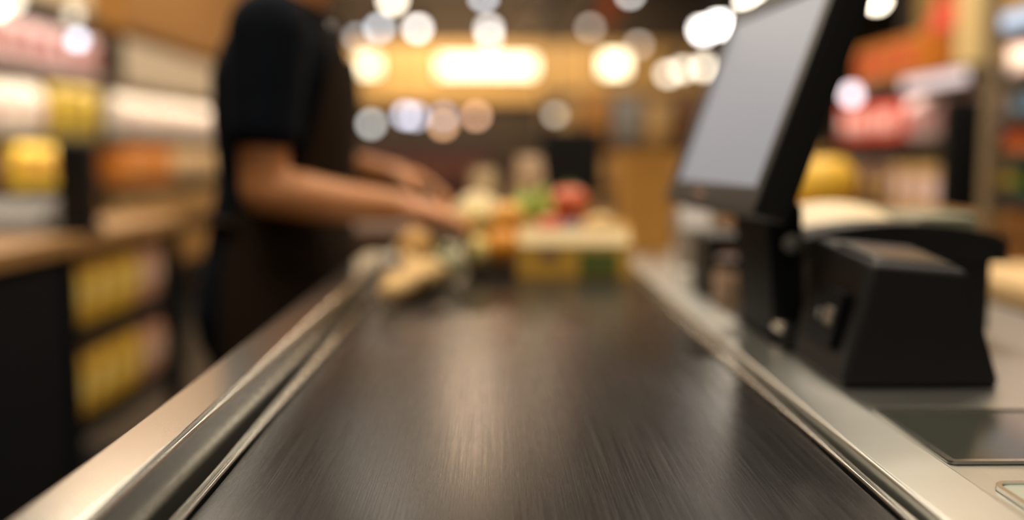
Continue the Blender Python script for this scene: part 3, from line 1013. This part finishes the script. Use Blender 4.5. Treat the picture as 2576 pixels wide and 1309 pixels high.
y0 = pouch('snack_bag', '', 'bag', (-1.12, 2.59, 0.6735), 0.13, 0.07, 0.195, YEL, YEL2, PI / 2)
k0 = kids(y0)
p0 = pouch('snack_bag', '', 'bag', (-1.12, 3.0, 0.6735), 0.11, 0.06, 0.185, PINKP, PINK2, PI / 2)
kp0 = kids(p0)
GY, GP = 'yellow snack bags on the counter shelves', 'rose snack bags on the counter shelves'
first = {'y': True, 'p': True}
for zi, z in enumerate((0.6735, 0.4285)):
    rown = ('upper', 'lower')[zi]
    for k, yy in enumerate((2.59, 2.725, 2.86, 2.995, 3.115, 3.225)):
        for xx in (-1.12, -1.24):
            front = xx > -1.2
            ky = 'y' if k < 4 else 'p'
            lbl = ('first', 'second', 'third', 'fourth', 'nearer', 'farther')[k] + ' ' + ('yellow' if ky == 'y' else 'rose') + f' snack bag on the {rown} shelf under the tan counter, ' + ('front' if front else 'rear') + ' row'
            src, ch, g = (y0, k0, GY) if ky == 'y' else (p0, kp0, GP)
            if first[ky]:
                first[ky] = False
                src.location = (xx, yy, z)
                src['label'] = lbl
                src['group'] = g
            else:
                dup(src, ch, (xx, yy, z), PI / 2 + random.uniform(-0.08, 0.08), lbl, g)

# things on the neighbouring counter
nb = thing('customer_display', 'black upright display box on the tan counter behind the cashier', 'display', (-1.08, 2.60, 0.928))
MB().box((-0.055, -0.05, 0.0), (0.045, 0.05, 0.02), 0.004).build('base', BLACK, nb)
MB().box((-0.04, -0.03, 0.02), (0.045, 0.02, 0.235), 0.006).build('housing', BLACK, nb)
MB().box((-0.032, -0.033, 0.05), (0.037, -0.029, 0.22), 0.001).build('screen', BLACKG, nb)
gk = thing('grey_keyboard', 'grey till keyboard on the tan counter left of the display box', 'keyboard', (-1.30, 2.62, 0.928))
MB().hull8([(-0.16, -0.09, 0), (0.14, -0.09, 0), (0.14, 0.10, 0), (-0.16, 0.10, 0)], [(-0.155, -0.085, 0.03), (0.135, -0.085, 0.03), (0.135, 0.095, 0.085), (-0.155, 0.095, 0.085)], 0.005).build('case', GREY, gk)
kt = None
KEYM = pm('pale_keys', c(186, 182, 178), 0.5)
for i in range(7):
    for j in range(4):
        x, y = -0.14 + i * 0.04, -0.07 + j * 0.041
        z = 0.03 + (y + 0.085) / 0.18 * 0.055
        if kt is None:
            kt = MB().box((0, 0, 0), (0.032, 0.032, 0.012), 0.003).build('key', KEYM, gk)
            kt.location = (x, y, z)
        else:
            q = kt.copy()
            COL.objects.link(q)
            q.location = (x, y, z)

# ------------------------------------------------------------------ shelving racks with goods
RACK = pm('rack_dark_metal', c(46, 42, 38), 0.5, 0, 0.1, 30)
RACKW = pm('rack_warm_back', c(120, 92, 58), 0.6, 0, 0.15, 4)
RAILP = pm('price_rail', c(120, 110, 100), 0.4)


def rack(name, label, xf, y0_, y1_, depth, shelves, top, sign, bmat=RACKW):
    """xf = x of the front face, sign = +1 when the front looks towards +x"""
    t = thing(name, label, 'shelf', (xf, (y0_ + y1_) / 2, 0))
    ly = (y1_ - y0_) / 2
    xb = -sign * depth

    def B(x0, x1, a, b, z0, z1, bev=0.003):
        return MB().box((min(x0, x1), a, z0), (max(x0, x1), b, z1), bev)
    B(xb, xb - sign * 0.02, -ly, ly, 0.0, top).build('back_panel', bmat, t)
    for s in (-1, 1):
        B(xb, xb + sign * 0.05, s * ly - 0.025, s * ly + 0.025, 0.0, top).build('upright', RACK, t)
    B(xb, 0, -ly, ly, 0.0, 0.12).build('plinth', RACK, t)
    for z in shelves:
        B(xb, 0, -ly, ly, z - 0.022, z).build('shelf_board', RACK, t)
        B(0, sign * 0.008, -ly, ly, z - 0.034, z + 0.004, 0.002).build('price_rail', RACK, t)
    return t


PROTO = {}


def proto_carton(w, d, hh, mat, lmat, loc):
    t = thing('carton', '', 'carton', loc)
    MB().box((-w / 2, -d / 2, 0), (w / 2, d / 2, hh), 0.004).build('box', mat, t)
    MB().box((-w * 0.38, -d / 2 - 0.0015, hh * 0.3), (w * 0.38, -d / 2, hh * 0.75), 0.0005).build('label_panel', lmat, t)
    return t


def proto_jar(r, hh, mat, lmat, loc):
    t = thing('jar', '', 'jar', loc)
    MB().lathe([(r * 0.9, 0), (r, 0.008), (r, hh * 0.72), (r * 0.72, hh * 0.84), (r * 0.7, hh * 0.88)], n=14).build('glass', mat, t)
    MB().lathe([(r * 0.78, hh * 0.87), (r * 0.78, hh * 0.99), (r * 0.7, hh)], n=14).build('lid', lmat, t)
    return t


def proto_bottle(r, hh, mat, lmat, loc):
    t = thing('bottle', '', 'bottle', loc)
    MB().lathe([(r * 0.9, 0), (r, 0.01), (r, hh * 0.6), (r * 0.38, hh * 0.8), (r * 0.34, hh * 0.93)], n=14).build('body', mat, t)
    MB().lathe([(r * 0.42, hh * 0.92), (r * 0.42, hh)], n=12).build('cap', lmat, t)
    MB().lathe([(r * 1.02, hh * 0.18), (r * 1.02, hh * 0.5)], n=14).build('label_band', lmat, t)
    return t


ORD = ['first', 'second', 'third', 'fourth', 'fifth', 'sixth', 'seventh', 'eighth', 'ninth', 'tenth', 'eleventh', 'twelfth', 'thirteenth', 'fourteenth', 'fifteenth', 'sixteenth']


def row(kind, x, ys, z, sign, size, mat, lmat, label, group, jit=0.01):
    """one row of like goods standing on a shelf, each an object of its own"""
    rz = PI / 2 if sign > 0 else -PI / 2
    src = ch = None
    for k, yy in enumerate(ys):
        loc = (x + random.uniform(-jit, jit), yy, z + 0.0005)
        one = label + ', ' + ORD[k] + ' from near end'
        a = rz + random.uniform(-0.06, 0.06)
        if src is None:
            if kind == 'carton':
                src = proto_carton(size[0], size[1], size[2], mat, lmat, loc)
            elif kind == 'jar':
                src = proto_jar(size[0] / 2, size[2], mat, lmat, loc)
            elif kind == 'bottle':
                src = proto_bottle(size[0] / 2, size[2], mat, lmat, loc)
            else:
                src = pouch('packet', '', 'packet', loc, size[0], size[1], size[2], mat, lmat)
            src.rotation_euler = (0, 0, a)
            src['label'] = one
            src['group'] = group
            ch = kids(src)
        else:
            dup(src, ch, loc, a, one, group)


def spread(a, b, step):
    n = max(1, int((b - a) / step + 1e-6))
    return [a + (b - a) * (i + 0.5) / n for i in range(n)]


M_ = lambda n, r, g, b, ro=0.5: pm(n, c(r, g, b), ro, 0, 0.12, 20)
IV, PK, RO = M_('ivory_card', 240, 226, 204), M_('pale_pink_card', 240, 206, 200), M_('rose_card', 196, 112, 112)
CR, OL, YW = M_('cream_card_goods', 232, 208, 172), M_('olive_yellow_card', 176, 150, 62), M_('bright_yellow_card', 236, 196, 50)
AM, TN, OR = M_('amber_card', 196, 136, 64), M_('tan_card', 204, 164, 104), M_('orange_card', 218, 130, 44)
BR, GY_, RD = M_('brown_card', 110, 70, 40), M_('grey_card', 150, 146, 142), M_('red_card', 206, 66, 34)
GR, BL, MA = M_('green_card', 40, 130, 66), M_('sky_blue_card', 130, 176, 214), M_('maroon_card', 96, 40, 34)

# left aisle rack (nearer bay)
rack('aisle_rack', 'tall dark left rack of pink and ivory goods, nearer the camera', -2.0, 3.45, 5.25, 0.45, (0.45, 0.72, 0.985, 1.21, 1.505, 1.80), 2.35, 1)
row('carton', -2.075, spread(3.5, 5.2, 0.16), 1.505, 1, (0.14, 0.12, 0.20), PK, RO, 'pale pink carton on the second shelf of the near left rack', 'pale pink cartons of the left rack')
row('jar', -2.075, spread(3.5, 5.2, 0.13), 1.80, 1, (0.11, 0.11, 0.20), CR, IV, 'cream jar on the top shelf of the near left rack', 'cream jars of the left rack')
row('pouch', -2.075, spread(3.5, 4.62, 0.14), 1.21, 1, (0.13, 0.09, 0.235), IV, PK, 'ivory packet on the middle shelf of the near left rack', 'ivory packets of the left rack')
row('carton', -2.075, spread(4.62, 5.2, 0.15), 1.21, 1, (0.14, 0.12, 0.24), OL, YW, 'olive yellow carton on the middle shelf of the near left rack', 'olive yellow cartons of the left rack')
row('bottle', -2.075, spread(3.5, 4.25, 0.11), 0.985, 1, (0.09, 0.09, 0.18), MA, BR, 'maroon bottle below the ivory packets of the near left rack', 'maroon bottles of the left rack')
row('carton', -2.09, spread(4.25, 4.95, 0.17), 0.985, 1, (0.16, 0.13, 0.19), YW, AM, 'bright yellow carton on the shelf below the olive cartons', 'bright yellow cartons of the left rack')
row('carton', -2.075, spread(3.5, 5.2, 0.17), 0.72, 1, (0.15, 0.12, 0.22), AM, BR, 'amber carton on the low shelf of the near left rack', 'amber cartons of the left rack')
row('pouch', -2.075, spread(3.5, 5.2, 0.17), 0.45, 1, (0.15, 0.10, 0.22), GY_, IV, 'grey packet on the lowest shelf of the near left rack', 'grey packets of the left rack')

# left aisle rack (farther bay)
rack('aisle_rack', 'left rack of bread and orange goods below the wood bulkhead', -2.0, 5.40, 8.2, 0.45, (0.46, 0.70, 0.965, 1.235), 1.80, 1)
sb = thing('sign_panel', 'long cream lit sign panel along the top of the bread rack', 'sign', (-1.995, 6.35, 1.51))
MB().box((-0.02, -0.95, 0), (0.02, 0.85, 0.24), 0.006).build('panel', pm('cream_sign', c(236, 216, 186), 0.5, 0, 0.04, 4), sb)
for s in (-0.96, 0.85):
    MB().box((-0.024, s, -0.005), (0.024, s + 0.014, 0.245), 0.003).build('end_cap', RACK, sb)
row('pouch', -2.08, spread(5.45, 8.1, 0.18), 1.235, 1, (0.165, 0.11, 0.225), IV, PK, 'bright ivory bread bag under the cream sign panel', 'ivory bread bags of the bread rack')
row('carton', -2.09, spread(5.45, 6.3, 0.17), 0.965, 1, (0.16, 0.13, 0.20), OR, AM, 'orange carton on the bread rack below ivory bags', 'orange cartons of the bread rack')
row('pouch', -2.09, spread(6.3, 8.1, 0.19), 0.965, 1, (0.18, 0.12, 0.21), TN, CR, 'tan bread bag right of the orange cartons', 'tan bread bags of the bread rack')
row('pouch', -2.07, spread(5.45, 8.1, 0.20), 0.70, 1, (0.19, 0.13, 0.22), TN, AM, 'tan loaf bag on the third shelf of the bread rack', 'tan loaf bags of the bread rack')
row('carton', -2.09, spread(5.45, 8.1, 0.20), 0.46, 1, (0.18, 0.13, 0.19), AM, TN, 'amber carton on the lowest shelf of the bread rack', 'amber cartons of the bread rack')

# right rack
rack('aisle_rack', 'right rack of red and pink goods behind the till', 1.6, 3.30, 4.85, 0.42, (0.45, 0.90, 1.19, 1.43), 2.5, -1, pm('olive_back', c(176, 142, 74), 0.6, 0, 0.15, 4))
row('carton', 1.70, spread(3.88, 4.55, 0.22), 1.43, -1, (0.20, 0.14, 0.17), OR, RD, 'big orange red carton on the top shelf of the right rack', 'orange red cartons of the right rack')
row('bottle', 1.88, spread(4.02, 4.30, 0.14), 1.43, -1, (0.12, 0.10, 0.42), RD, MA, 'tall red bottle behind the orange red cartons', 'red bottles of the right rack')
row('carton', 1.69, spread(4.05, 4.75, 0.13), 1.19, -1, (0.12, 0.10, 0.15), RD, PK, 'small red carton on the pink shelf of the right rack', 'red cartons of the right rack')
row('pouch', 1.69, spread(3.35, 4.05, 0.14), 1.19, -1, (0.13, 0.09, 0.17), PK, RO, 'pale pink packet right of the small red cartons', 'pink packets of the right rack')
row('carton', 1.69, spread(3.5, 4.1, 0.15), 0.90, -1, (0.14, 0.11, 0.19), TN, PK, 'tan carton on the lower shelf of the right rack', 'tan cartons of the right rack')
row('pouch', 1.69, spread(4.1, 4.8, 0.16), 0.90, -1, (0.15, 0.11, 0.21), BR, TN, 'brown packet on the lower shelf of the right rack', 'brown packets of the right rack')
row('carton', 1.69, spread(3.35, 4.8, 0.22), 0.45, -1, (0.20, 0.12, 0.34), AM, BR, 'amber box on bottom shelf of the right rack', 'amber boxes of the right rack')
cc = tag(MB().tube([(0, 0, 0), (0, 0, 1.4)], 0.062, 20).build('cardboard_tube', pm('cream_tube', c(226, 196, 136), 0.6), loc=(1.68, 3.52, 1.4305)), 'thick upright cream tube on the top shelf of the right rack', 'tube')
bpnl = thing('price_display', 'tall black price display at the end of the right rack', 'display', (1.50, 3.20, 0))
MB().box((-0.06, -0.02, 0.93), (0.07, 0.025, 1.31), 0.008).build('housing', BLACK, bpnl)
MB().tube([(0.0, 0, 0.02), (0, 0, 0.95)], 0.02, 12).build('pole', BLACK, bpnl)
MB().tube([(0.0, 0, 0.004), (0, 0, 0.03)], [0.075, 0.06], 20).build('base', BLACK, bpnl)
# far right rack
rack('aisle_rack', 'rightmost rack of green and red goods beyond the steel pole', 1.45, 1.95, 2.93, 0.40, (0.50, 0.80, 1.02, 1.135, 1.245, 1.355, 1.475), 2.5, -1)
row('carton', 1.52, spread(2.0, 2.9, 0.13), 1.355, -1, (0.12, 0.1, 0.085), PK, IV, 'pink carton high on the rightmost rack', 'pink cartons of the rightmost rack')
row('jar', 1.52, spread(2.0, 2.9, 0.11), 1.245, -1, (0.10, 0.1, 0.08), BL, IV, 'sky blue jar on the middle shelf of the rightmost rack', 'blue jars of the rightmost rack')
row('carton', 1.52, spread(2.0, 2.9, 0.13), 1.135, -1, (0.12, 0.1, 0.08), OR, RD, 'orange carton above the green packets of the rightmost rack', 'orange cartons of the rightmost rack')
row('pouch', 1.52, spread(2.0, 2.9, 0.14), 1.02, -1, (0.13, 0.1, 0.085), GR, OL, 'green packet on the lower shelf of the rightmost rack', 'green packets of the rightmost rack')
row('carton', 1.52, spread(2.0, 2.9, 0.15), 0.80, -1, (0.14, 0.1, 0.18), AM, BR, 'amber box on bottom shelf of the rightmost rack', 'amber boxes of the rightmost rack')
po = thing('steel_pole', 'slim upright grey steel pole right of the till', 'pole', (1.20, 2.42, 0))
MB().tube([(0, 0, 0.02), (0, 0, 3.6)], 0.016, 16).build('shaft', pm('pole_paint', c(150, 132, 104), 0.4, 0.3), po)
MB().tube([(0, 0, 0.004), (0, 0, 0.022)], [0.07, 0.06], 20).build('base', DARKM, po)

# produce stand behind the printers with a yellow squash
st = thing('produce_stand', 'low wooden produce stand behind the printers', 'stand', (0.93, 2.80, 0))
MB().box((-0.25, -0.20, 0.922), (0.42, 0.22, 0.967), 0.006).build('wooden_top', TANW, st)
for sx in (-0.22, 0.38):
    for sy in (-0.17, 0.19):
        MB().box((sx - 0.02, sy - 0.02, 0.0), (sx + 0.02, sy + 0.02, 0.922), 0.004).build('leg', WOODD, st)
for k in range(4):
    MB().box((-0.24, -0.195, 0.23 + k * 0.17), (0.41, -0.19, 0.23 + k * 0.17 + 0.155), 0.004).build('slat', TANW, st)
sq = thing('yellow_squash', 'round ribbed yellow squash on the produce stand', 'squash', (0.888, 2.72, 0.967))
sqm = pm('squash_skin', c(226, 178, 52), 0.45, 0, 0.15, 14, 0.05)
MB().ell((0, 0, 0.068), (0.078, 0.078, 0.068), 40, 16, f=lambda x, y, z: 1 + 0.05 * abs(math.cos(5 * math.atan2(y, x))) * (1 - z * z) - 0.22 * max(0, abs(z) - 0.82) / 0.18).build('body', sqm, sq)
sq.scale = (1.25, 1.25, 1.25)
MB().tube([(0, 0, 0.105), (0.003, 0, 0.13), (0.014, 0, 0.146)], [0.012, 0.008, 0.009], 10).build('stem', pm('squash_stem', c(140, 104, 46), 0.8), sq)
# pale counter at the far right
rc = thing('side_counter', 'pale wooden side counter right of the printers', 'counter', (1.15, 1.85, 0))
MB().box((-0.22, -0.25, 0.86), (0.30, 0.25, 0.90), 0.005).build('wooden_top', pm('pale_wood', c(214, 180, 130), 0.5, 0, 0.15, 6, 0, (1, 8, 8)), rc)
MB().box((-0.20, -0.23, 0.08), (0.28, 0.23, 0.86), 0.004).build('cabinet', DARKM, rc)
MB().box((-0.18, -0.20, 0.0), (0.26, 0.20, 0.08)).build('plinth', BLACK, rc)

# ------------------------------------------------------------------ middle distance
nm = thing('second_till', 'black till monitor on a pole at the next checkout, beyond the groceries', 'monitor', (0.305, 4.0, 0))
MB().box((-0.125, -0.02, 0.965), (0.125, 0.03, 1.235), 0.01).build('housing', BLACK, nm)
MB().box((-0.115, -0.024, 0.985), (0.115, -0.019, 1.225), 0.002).build('screen', BLACKG, nm)
MB().tube([(0, 0.01, 0.86), (0, 0.01, 1.0)], 0.022, 12).build('pole', BLACK, nm)
MB().box((-0.09, -0.07, 0.85), (0.09, 0.09, 0.866), 0.004).build('foot', BLACK, nm)
n2 = thing('next_checkout', 'dark brown checkout counter across the aisle beyond the belt', 'checkout', (0.1, 4.15, 0))
MB().box((-1.0, -0.35, 0.80), (1.0, 0.35, 0.85), 0.006).build('top', WOODD, n2)
for k in range(4):
    MB().box((-0.98 + k * 0.49, -0.33, 0.06), (-0.98 + k * 0.49 + 0.48, 0.33, 0.80), 0.004).build('side_panel', M_('brown_laminate', 70, 50, 38), n2)
MB().box((-0.95, -0.3, 0), (0.95, 0.3, 0.06)).build('plinth', BLACK, n2)
# brown gondola further back
for gi, (gx, gy, lbl) in enumerate(((-0.55, 6.2, 'dark brown gondola of mixed brown goods seen between cashier and packets'), (0.85, 6.6, 'tan gondola of brown goods seen left of the till screen'))):
    g = thing('gondola', lbl, 'shelf', (gx, gy, 0))
    gm_ = M_('gondola_brown', 54, 38, 30) if gi == 0 else M_('gondola_tan', 128, 96, 62)
    MB().box((-0.55, 0.0, 0.0), (0.55, 0.04, 1.20 if gi == 0 else 1.55), 0.004).build('back_panel', gm_, g)
    for s in (-0.55, 0.52):
        MB().box((s, -0.3, 0), (s + 0.03, 0.0, 1.18 if gi == 0 else 1.5), 0.003).build('end_panel', gm_, g)
    for z in (0.1, 0.42, 0.70, 0.95):
        MB().box((-0.52, -0.3, z - 0.02), (0.52, 0.0, z), 0.003).build('shelf_board', gm_, g)
    for zi, z in enumerate((0.70, 0.95)):
        mats = [(BR, MA), (MA, BR)][zi] if gi == 0 else [(TN, BR), (AM, TN)][zi]
        src = None
        for k in range(7):
            lo = (gx - 0.45 + k * 0.15, gy - 0.18, z + 0.0005)
            lb_ = ORD[k] + ' ' + (('brown', 'maroon'), ('tan', 'amber'))[gi][zi] + ' carton on the ' + ('lower', 'upper')[zi] + (' shelf of the dark brown gondola' if gi == 0 else ' shelf of the tan gondola')
            if src is None:
                src = proto_carton(0.125, 0.12, 0.19, mats[0], mats[1], lo)
                src['label'], src['group'] = lb_, lb_.split(' ', 1)[1].replace('carton', 'cartons')
                ch_ = kids(src)
            else:
                dup(src, ch_, lo, 0, lb_, lb_.split(' ', 1)[1].replace('carton', 'cartons'))

for k, (w_, hh_, m_, l_) in enumerate(((0.20, 0.26, TN, 'tall tan packet leftmost on the top shelf of the tan gondola'), (0.19, 0.30, AM, 'amber packet second on the top shelf of the tan gondola'), (0.20, 0.27, GY_, 'grey packet in the middle of the top shelf of the tan gondola'),
                                       (0.19, 0.24, TN, 'tan packet right of the grey one on the tan gondola'), (0.18, 0.28, BR, 'dark brown packet rightmost on the tan gondola'))):
    pouch('packet', l_, 'packet', (0.85 - 0.40 + k * 0.20, 6.6 - 0.16, 1.2205), w_ - 0.015, 0.12, hh_, m_, None, 0.0, 'tall packets on the tan gondola')
MB().box((-0.52, -0.3, 1.20), (0.52, 0.0, 1.22), 0.003).build('shelf_board', gm_, g)

# far counter under the fascia
fc = thing('bakery_counter', 'dark brown service counter under the golden fascia at the back', 'counter', (-0.2, 14.2, 0))
MB().box((-2.3, -0.35, 1.0), (2.6, 0.4, 1.06), 0.01).build('top', WOODD, fc)
for k in range(8):
    MB().box((-2.28 + k * 0.605, -0.33, 0.08), (-2.28 + k * 0.605 + 0.595, 0.35, 1.0), 0.005).build('front_panel', M_('counter_brown', 64, 44, 30), fc)
MB().box((-2.25, -0.3, 0), (2.55, 0.3, 0.08)).build('plinth', BLACK, fc)

# ------------------------------------------------------------------ lamps: the lit discs of the photograph
W_, WW, GW = (1.0, 0.93, 0.86, 1), (1.0, 0.86, 0.66, 1), (0.86, 0.90, 0.95, 1)
SHADE = pm('lamp_black', c(18, 17, 16), 0.5)


def ceiling_lamp(x, y, z, r, col, s, label, top=3.6):
    t = thing('spot_lamp', label, 'lamp', (x, y, z), 'ceiling spot lamps')
    MB().lathe([(r * 1.02, 0.008), (r * 1.08, 0.0), (r * 1.0, 0.10), (r * 0.6, 0.14)], n=18).build('shade', SHADE, t)
    MB().tube([(0, 0, 0.13), (0, 0, top - z)], 0.008, 8).build('cord', SHADE, t)
    # the lit bulb shows below the shade
    MB().ell((0, 0, -r * 0.45), (r, r, r), 16, 10).build('bulb', emi('bulb_glow', col, s * 0.75), t)
    return t


LAMPS = [  # x, y, z, radius, colour, strength
    (-1.10, 11.0, 2.83, 0.065, WW, 16, 'large warm lamp hanging at the very top beside the cashier head'),
    (-1.90, 12.0, 2.64, 0.05, (1, 0.85, 0.7, 1), 4.5, 'dim lamp nearest the cashier shirt'),
    (-1.62, 12.0, 2.54, 0.05, GW, 4.5, 'dim grey white lamp just above the warm glow by the cashier'),
    (-1.36, 12.0, 2.65, 0.055, GW, 10, 'silvery lamp left of the brightest single white lamp'),
    (-0.91, 12.0, 2.65, 0.06, W_, 15, 'clean white lamp alone right of the silvery lamp'),
    (-0.07, 12.0, 2.65, 0.055, W_, 11, 'white lamp hanging above the long glowing panel'),
    (-0.062, 12.6, 2.61, 0.05, W_, 10, 'white lamp just below the one above the long glowing panel'),
    (-0.126, 11.6, 2.957, 0.055, GW, 9, 'grey lamp cut by the top edge above the long glowing panel'),
    (1.13, 12.0, 2.66, 0.05, (1, 0.82, 0.66, 1), 5, 'dim tan lamp left of the dark ceiling duct end'),
    (1.71, 12.0, 2.46, 0.05, (1, 0.82, 0.66, 1), 5, 'dim tan lamp above the small glowing panel'),
    (1.86, 9.0, 2.27, 0.06, W_, 22, 'bright white lamp left of a twin beside the till screen'),
    (2.00, 9.0, 2.32, 0.06, W_, 24, 'bright white lamp right of its twin beside the till screen'),
    (2.27, 9.0, 2.53, 0.06, WW, 24, 'bright lamp at the top edge touching the till screen'),
    (3.40, 9.0, 2.54, 0.06, WW, 24, 'bright lamp at the top edge right of the till'),
    (1.55, 9.0, 1.88, 0.05, WW, 8, 'cream lamp lower left of the till screen edge'),
    (1.68, 9.0, 1.92, 0.05, WW, 8, 'cream lamp in the middle of three by the till screen edge'),
    (1.93, 9.3, 1.968, 0.055, WW, 10, 'cream lamp closest to the till screen edge'),
    (0.36, 6.0, 1.385, 0.028, WW, 4, 'low cream lamp hanging above the black till at the next checkout'),
    (1.60, 12.0, 3.05, 0.05, W_, 10, 'white lamp cut by the top edge left of the till'),
]
for x, y, z, r, col, s, l in LAMPS:
    ceiling_lamp(x, y, z, r, col, s, l)
for x, y, z, r, col, s, l in [(-1.88, 4.6, 1.645, 0.026, (0.80, 0.86, 1.0, 1), 5, 'bluish white lamp on the nearer left rack by the pink cartons'),
                             (-1.9, 4.62, 1.76, 0.026, WW, 2.5, 'dim cream lamp above the bluish white rack lamp'),
                             (-1.9, 4.05, 1.735, 0.028, WW, 4, 'cream lamp high on the nearer left rack'),
                             (-1.9, 3.92, 1.69, 0.028, WW, 7, 'cream lamp lower left on the nearer left rack')]:
    t = thing('rack_lamp', l, 'lamp', (x, y, z), 'rack lamps')
    MB().ell((0, 0, 0), r, 14, 10).build('bulb', emi('bulb_glow', col, s), t)
    MB().tube([(-0.02, 0, r * 0.5), (-0.095, 0, 1.775 - z)], 0.006, 8).build('arm', SHADE, t)

# glowing panels on the fascia
for (x0, x1, z0, z1, s, l) in [(-2.0, -1.68, 2.30, 2.56, 5.0, 'glowing warm panel on the fascia next to the cashier'), (-0.82, 0.60, 2.28, 2.56, 5.0, 'long glowing warm panel in the middle of the fascia'),
                               (1.56, 1.94, 2.30, 2.60, 6.0, 'small glowing warm panel on the fascia toward the till')]:
    t = thing('light_box', l, 'light box', ((x0 + x1) / 2, 14.78, z0))
    w2 = (x1 - x0) / 2
    MB().box((-w2, -0.02, 0), (w2, 0.09, z1 - z0), 0.01).build('case', SHADE, t)
    n = max(1, round((x1 - x0) / 0.4))
    for k in range(n):
        a = -w2 + 0.015 + k * (2 * w2 - 0.03) / n
        MB().box((a + 0.008, -0.03, 0.02), (a + (2 * w2 - 0.03) / n - 0.008, -0.02, z1 - z0 - 0.02), 0.003).build('lit_panel', emi('panel_glow', (1.0, 0.82, 0.52, 1), s), t)
# display case lamps below the fascia
for x, z, r, col, s, l in [(-1.72, 1.56, 0.06, (0.92, 0.92, 0.86, 1), 5.5, 'grey blue lamp on the counter beside the apron'), (-1.24, 1.68, 0.06, (0.86, 0.86, 1.0, 1), 7, 'lilac white lamp left of two over the back counter'),
                           (-1.10, 1.66, 0.06, (0.86, 0.84, 1.0, 1), 5, 'lilac white lamp right of two over the back counter'), (-0.735, 1.685, 0.055, (0.9, 0.82, 0.95, 1), 3.5, 'dim lilac lamp above the peach lamp'),
                           (-0.72, 1.54, 0.06, (1, 0.55, 0.28, 1), 6.5, 'lowest peach lamp over the back counter'), (-0.26, 1.67, 0.06, (1, 0.56, 0.34, 1), 6.5, 'peach lamp right of the lowest one')]:
    t = thing('counter_lamp', l, 'lamp', (x, 14.4 if s == 3.5 else 14.0, 1.06), 'back counter lamps')
    MB().lathe([(0.07, 0), (0.07, 0.02), (0.015, 0.03)], n=14).build('base', SHADE, t)
    MB().tube([(0, 0, 0.02), (0, 0, z - 1.06 - r * 0.8)], 0.012, 8).build('stem', SHADE, t)
    MB().ell((0, 0, z - 1.06), r, 16, 10).build('bulb', emi('bulb_glow', col, s), t)
# shelf strip lights on the right rack
for (ya, yb, x, z, col, s, l) in [(3.34, 3.86, 1.578, 1.395, (1, 0.78, 0.74, 1), 1.2, 'pinkish strip lamp under the top shelf of the right rack'), (2.2, 2.90, 1.428, 1.50, (0.75, 0.85, 1, 1), 1.1, 'bluish strip lamp under the top shelf of the rightmost rack')]:
    t = thing('strip_lamp', l, 'lamp', (x, (ya + yb) / 2, z))
    hl = (yb - ya) / 2
    MB().box((-0.008, -hl, -0.022), (0.0, hl, 0.022), 0.003).build('diffuser', emi('strip_glow', col, s), t)
    MB().box((0.0, -hl - 0.01, -0.026), (0.012, hl + 0.01, 0.026), 0.003).build('housing', SHADE, t)
t = thing('rack_lamp', 'round pinkish white lamp on the right rack next to the till', 'lamp', (1.575, 4.42, 1.395))
MB().ell((0, 0, 0), 0.034, 14, 10).build('bulb', emi('bulb_glow', (1, 0.82, 0.88, 1), 4), t)
MB().tube([(0.02, 0, 0), (0.02, 0, 0.03)], 0.008, 8).build('arm', SHADE, t)
# red hanging sign
hs = thing('hanging_sign', 'small orange red sign hanging from the dark ceiling', 'sign', (1.16, 10.5, 2.50))
MB().prism([(-0.10, 0.0), (0.12, 0.0), (0.06, 0.42), (-0.02, 0.42)], -0.01, 0.01).build('board', pm('orange_red_board', c(236, 112, 40), 0.5), hs, smooth=False)
MB().tube([(0.02, 0, 0.42), (0.02, 0, 1.10)], 0.006, 6).build('cord', SHADE, hs)
